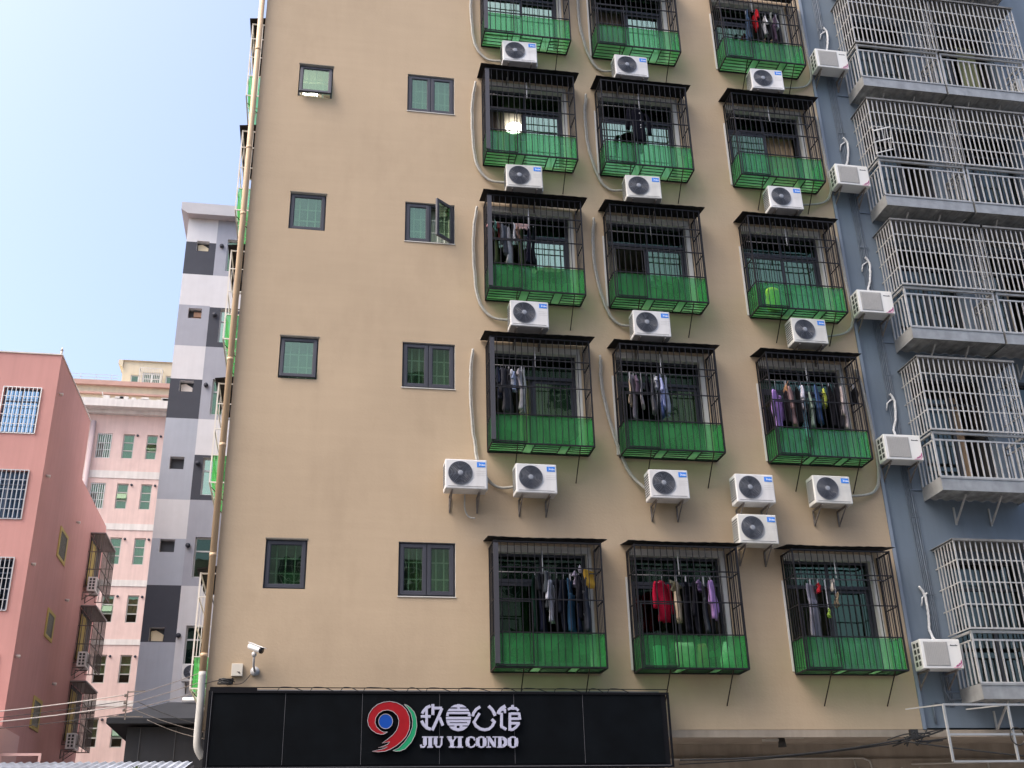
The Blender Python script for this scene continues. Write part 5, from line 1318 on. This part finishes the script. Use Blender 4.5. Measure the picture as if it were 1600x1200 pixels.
for j, (zt, zb) in enumerate(((13.45, 11.55), (10.85, 8.95), (8.3, 6.3), (15.9, 14.9))[:3]):
    T = thing('side_cage', 'rusty barred cage on the side of the deep pink building, %s of three' % ['top', 'middle', 'bottom'][j], 'window cage', (X, 41.0, zb), 0, 'rusty cages on the deep pink side wall')
    h = zt-zb; m = MB()
    for k in range(12): y = -1.1+2.3*k/11; m.bar((.5, y, 0), (.5, y, h), .025)
    for k in range(4): x = .5*k/4; m.bar((x, -1.1, 0), (x, -1.1, h), .022); m.bar((x, 1.2, 0), (x, 1.2, h), .022)
    for z in (0, h*.33, h*.66, h): m.bar((.5, -1.1, z), (.5, 1.2, z), .03); m.bar((0, -1.1, z), (.5, -1.1, z), .028); m.bar((0, 1.2, z), (.5, 1.2, z), .028)
    m.build('bars', mat('dull_brown_steel', (.11, .09, .085), .7, var=.3, vscale=6), T)
    m = MB(); m.box(0.001, .53, -1.15, 1.25, h+.012, h+.05); m.build('roof', mat('dull_tin', (.22, .2, .2), .6), T)
    m = MB(); m.box(.005, .03, -.95, 1.1, .15, h-.05); W = m.build('window_board', mat('dark_opening', (.03, .028, .028), .7), T)
    m = MB(); m.box(.031, .05, -.9, .1, .15, h-.2); m.build('yellow_curtain', mat('dull_yellow', (.4, .31, .1), .9, var=.2, vscale=6), T)
p0 = bpy.data.objects[[x.name for x in SC.objects if x.name.startswith('air_conditioner') and x.get('label', '').startswith('boxy white')][0]]
for j, z in enumerate((11.38, 8.80, 6.15)):
    dup(p0, (X, 40.15, z), math.pi/2, 'small outdoor unit %s rusty cage on the deep pink side wall' % ['below the top', 'below the middle', 'below the bottom'][j], 'outdoor units on the deep pink side wall')
# low pink annex with trims in front
T = thing('pink_annex', 'low pink annex with pale edge trims at the bottom left', 'building', (-7.2, 29.5, 0))
m = MB(); m.box(-3, -.15, 0, 2.3, 0, 5.45); m.build('wall', PKS, T)
m = MB(); m.box(-3, -.10, -.05, 0, 5.45, 5.55); m.box(-.15, -.08, -.05, 2.3, 0.1, 5.55); m.box(.0, .06, .2, .26, 0, 4.9); m.box(.06, .9, .2, .26, 4.84, 4.9); m.box(.9, .96, .2, .26, 0, 4.9); m.build('edge_trim', mat('pale_pink_trim', (.55, .36, .35), .8), T)

# ------------------------------------------------------------------ dark shed in front of the tower
SW = mat('dark_shed_cladding', (.010, .013, .019), .8, var=.15, streak=.15)
T = thing('dark_shed', 'dark grey clad shed with overhanging roof below the chequered tower', 'shed', (-3, 28, 0))
m = MB(); m.box(-1.08, 2.2, .1, 6, 0, 5.30); m.mi = 1
for k in range(4): m.box(-1.08+.8*k+.3, -1.08+.8*k+.315, .085, .099, 0, 5.28)
m.build('wall', [SW, mat('cladding_joint', (.05, .055, .065), .7)], T)
m = MB(); m.add([(-1.52, -.2, 5.46), (2.3, -.2, 5.46), (2.3, 1.3, 6.05), (-.35, 1.3, 6.05), (-1.52, 6.2, 5.46), (-.35, 4.8, 6.05), (2.3, 4.8, 6.05), (2.3, 6.2, 5.46)],
      [(0, 1, 2, 3), (0, 3, 5, 4), (4, 5, 6, 7), (3, 2, 6, 5)])
m.box(-1.52, 2.3, -.2, 6.2, 5.34, 5.458); m.build('roof', mat('shed_roof', (.018, .021, .027), .7, var=.15, spec=.2), T)
m = MB(); m.tube([(.0, 1.2, 6.10), (1.3, 1.15, 6.10)], .05, 10); m.tube([(.75, 1.15, 6.1), (.72, .6, 5.84), (.66, .2, 5.72)], .065, 10); m.build('white_pipe', mat('bright_white_pvc', (.75, .75, .74), .5), T)
# corrugated roof in the foreground
T = thing('corrugated_roof', 'weathered corrugated sheet roof edge at the bottom left', 'roof', (-2.2, 12.2, 0))
m = MB(); n = 120; x0_, x1_ = -3.2, .82
vs = []
for i in range(n+1):
    x = x0_+(x1_-x0_)*i/n; z = .012*math.sin(i*2*math.pi/3); vs += [(x, -.2, 2.60+z), (x, 3.2, 3.20+z)]
m.add(vs, [(2*i, 2*i+2, 2*i+3, 2*i+1) for i in range(n)]); m.build('corrugated_sheet', mat('old_zinc', (.30, .33, .38), .55, metal=.3, var=.3, vscale=3, streak=.2), T)
m = MB(); m.bar((x0_, -.22, 2.55), (x1_+.05, -.22, 2.55), .05); m.bar((x1_, -.22, 2.53), (x1_, 3.2, 3.13), .04)
for x in (-2.9, -1, .7): m.bar((x, 0, 0), (x, 0, 2.55), .08); m.bar((x, 3.1, 0), (x, 3.1, 3.10), .08)
m.build('roof_frame', BRK, T)
T = thing('roof_plant', 'small tuft of weeds growing on the corrugated roof edge', 'plant', (-1.75, 13.0, 2.80)); m = MB(); rd = random.Random(8)
for k in range(160):
    a = rd.random()*6.28; r = rd.random()*.16; z = rd.random()*.10*(1-r*4); c = Vector((r*math.cos(a), r*math.sin(a)*.6, z+.01)); v = Vector((rd.uniform(-1, 1), rd.uniform(-1, 1), rd.uniform(0, 1.2))).normalized()*.035; s_ = v.cross(Vector((rd.random(), rd.random(), rd.random()))).normalized()*.009
    m.add([c-s_, c+s_, c+v+s_*.3, c+v-s_*.3], [(0, 1, 2, 3)])
m.build('leaves', mat('weed_green', (.10, .14, .04), .8, var=.4, vscale=30), T)
# overhead wires and their bracket
T = thing('wire_bracket', 'small steel insulator bracket where the overhead wires meet', 'bracket', (-2.96, 20.0, 4.2)); m = MB()
m.bar((0, 0, .15), (0, 0, .62), .018); m.bar((0, 0, .60), (.28, 0, .62), .018); m.bar((-.3, 0, .2), (.28, 0, .2), .018)
for z in (.28, .4, .52): m.cyl((-.03, -.02, z), (-.03, -.02, z+.045), .02, 8)
m.build('arm', BRK, T)
GW = mat('pale_wire', (.45, .42, .40), .6)
for j, (z0_, z1_, mt, r) in enumerate(((4.46, 4.76, GW, .009), (4.36, 4.66, BC, .006), (4.30, 4.58, GW, .010), (4.2, 4.45, BC, .006))):
    cable('overhead_wire', 'overhead wire crossing in front of the pink buildings, %s of four' % ['topmost', 'second', 'third', 'lowest'][j], (-5.8, 20.0, z0_-.06), (-2.97, 20.0, z1_), .03, r, mt)
for j, (a, b) in enumerate((((-2.95, 20.0, 4.72), (-1.5, 19.5, 5.15)), ((-2.95, 20.0, 4.6), (-1.45, 19.5, 5.0)), ((-2.95, 20.0, 4.5), (-1.4, 19.5, 4.85)))):
    cable('service_wire', 'thin service wire rising from the bracket to the beige block, %s one' % ['upper', 'middle', 'lower'][j], a, b, .02, .006, BRK)
for j, (a, b) in enumerate((((-2.8, 20.0, 4.65), (-1.45, 19.9, 4.2)), ((-2.9, 20.0, 4.55), (-1.45, 19.9, 4.1)), ((-2.6, 20.0, 4.35), (-1.45, 19.9, 4.0)))):
    cable('service_wire', 'dark wire falling across the dark shed, %s one' % ['upper', 'middle', 'lower'][j], a, b, .05, .006, BRK if j else BC)

# ------------------------------------------------------------------ street side behind the camera (seen in the window reflections)
OF = mat('opposite_facade', (.55, .54, .50), .8, var=.08, streak=.1)
for nm, lab, x0_, x1_, zt, y in (('opposite_building', 'pale grey house row opposite, mirrored in the lower windows, left one', -24, -2, 22, -10), ('opposite_building', 'taller pale house opposite, mirrored in the windows, right one', -2, 22, 29, -10.5)):
    T = thing(nm, lab, 'building', ((x0_+x1_)/2, y, 0)); c0_ = (x0_+x1_)/2; m = MB(); m.box(x0_-c0_, x1_-c0_, -8, 0, 0, zt); m.build('wall', OF, T)
    m = MB(); f = 0
    for i in range(int((x1_-x0_)/2.4)):
        for j in range(int((zt-1)/3)):
            xx = x0_-c0_+.7+i*2.4; zz = 1.2+j*3; m.mi = 0; m.box(xx, xx+1.4, .01, .04, zz, zz+1.5); m.mi = 1
            for k in range(8): m.box(xx+k*.2-.01, xx+k*.2+.012, .2, .22, zz-.1, zz+1.6)
            for k in range(4): m.box(xx-.05, xx+1.45, .225, .24, zz-.1+k*.55, zz-.07+k*.55)
    m.build('window', [mat('opposite_glass', (.03, .05, .05), .15), OF], T)
    m = MB(); w_ = (x1_-x0_)/2; m.add([(-w_-.5, 1, zt), (w_+.5, 1, zt), (w_+.5, -9, zt), (-w_-.5, -9, zt), (-w_+3, -4, zt+3.2), (w_-3, -4, zt+3.2)], [(0, 1, 5, 4), (1, 2, 5), (2, 3, 4, 5), (3, 0, 4), (0, 3, 2, 1)]); m.build('roof', mat('opposite_roof', (.12, .10, .09), .8), T)

# move each thing's empty to its base
def rebase(T, loc):
    d = Vector(loc)-T.location; T.location = loc
    for ch in T.children: ch.location = ch.location-d
rebase(BL, (4.4, 18, 0)); rebase(BB, (13.8, 18, 0)); rebase(TT, (-3, 36, 0)); rebase(FB, (-7.5, 50, 0)); rebase(PB, (-10, 32, 0))
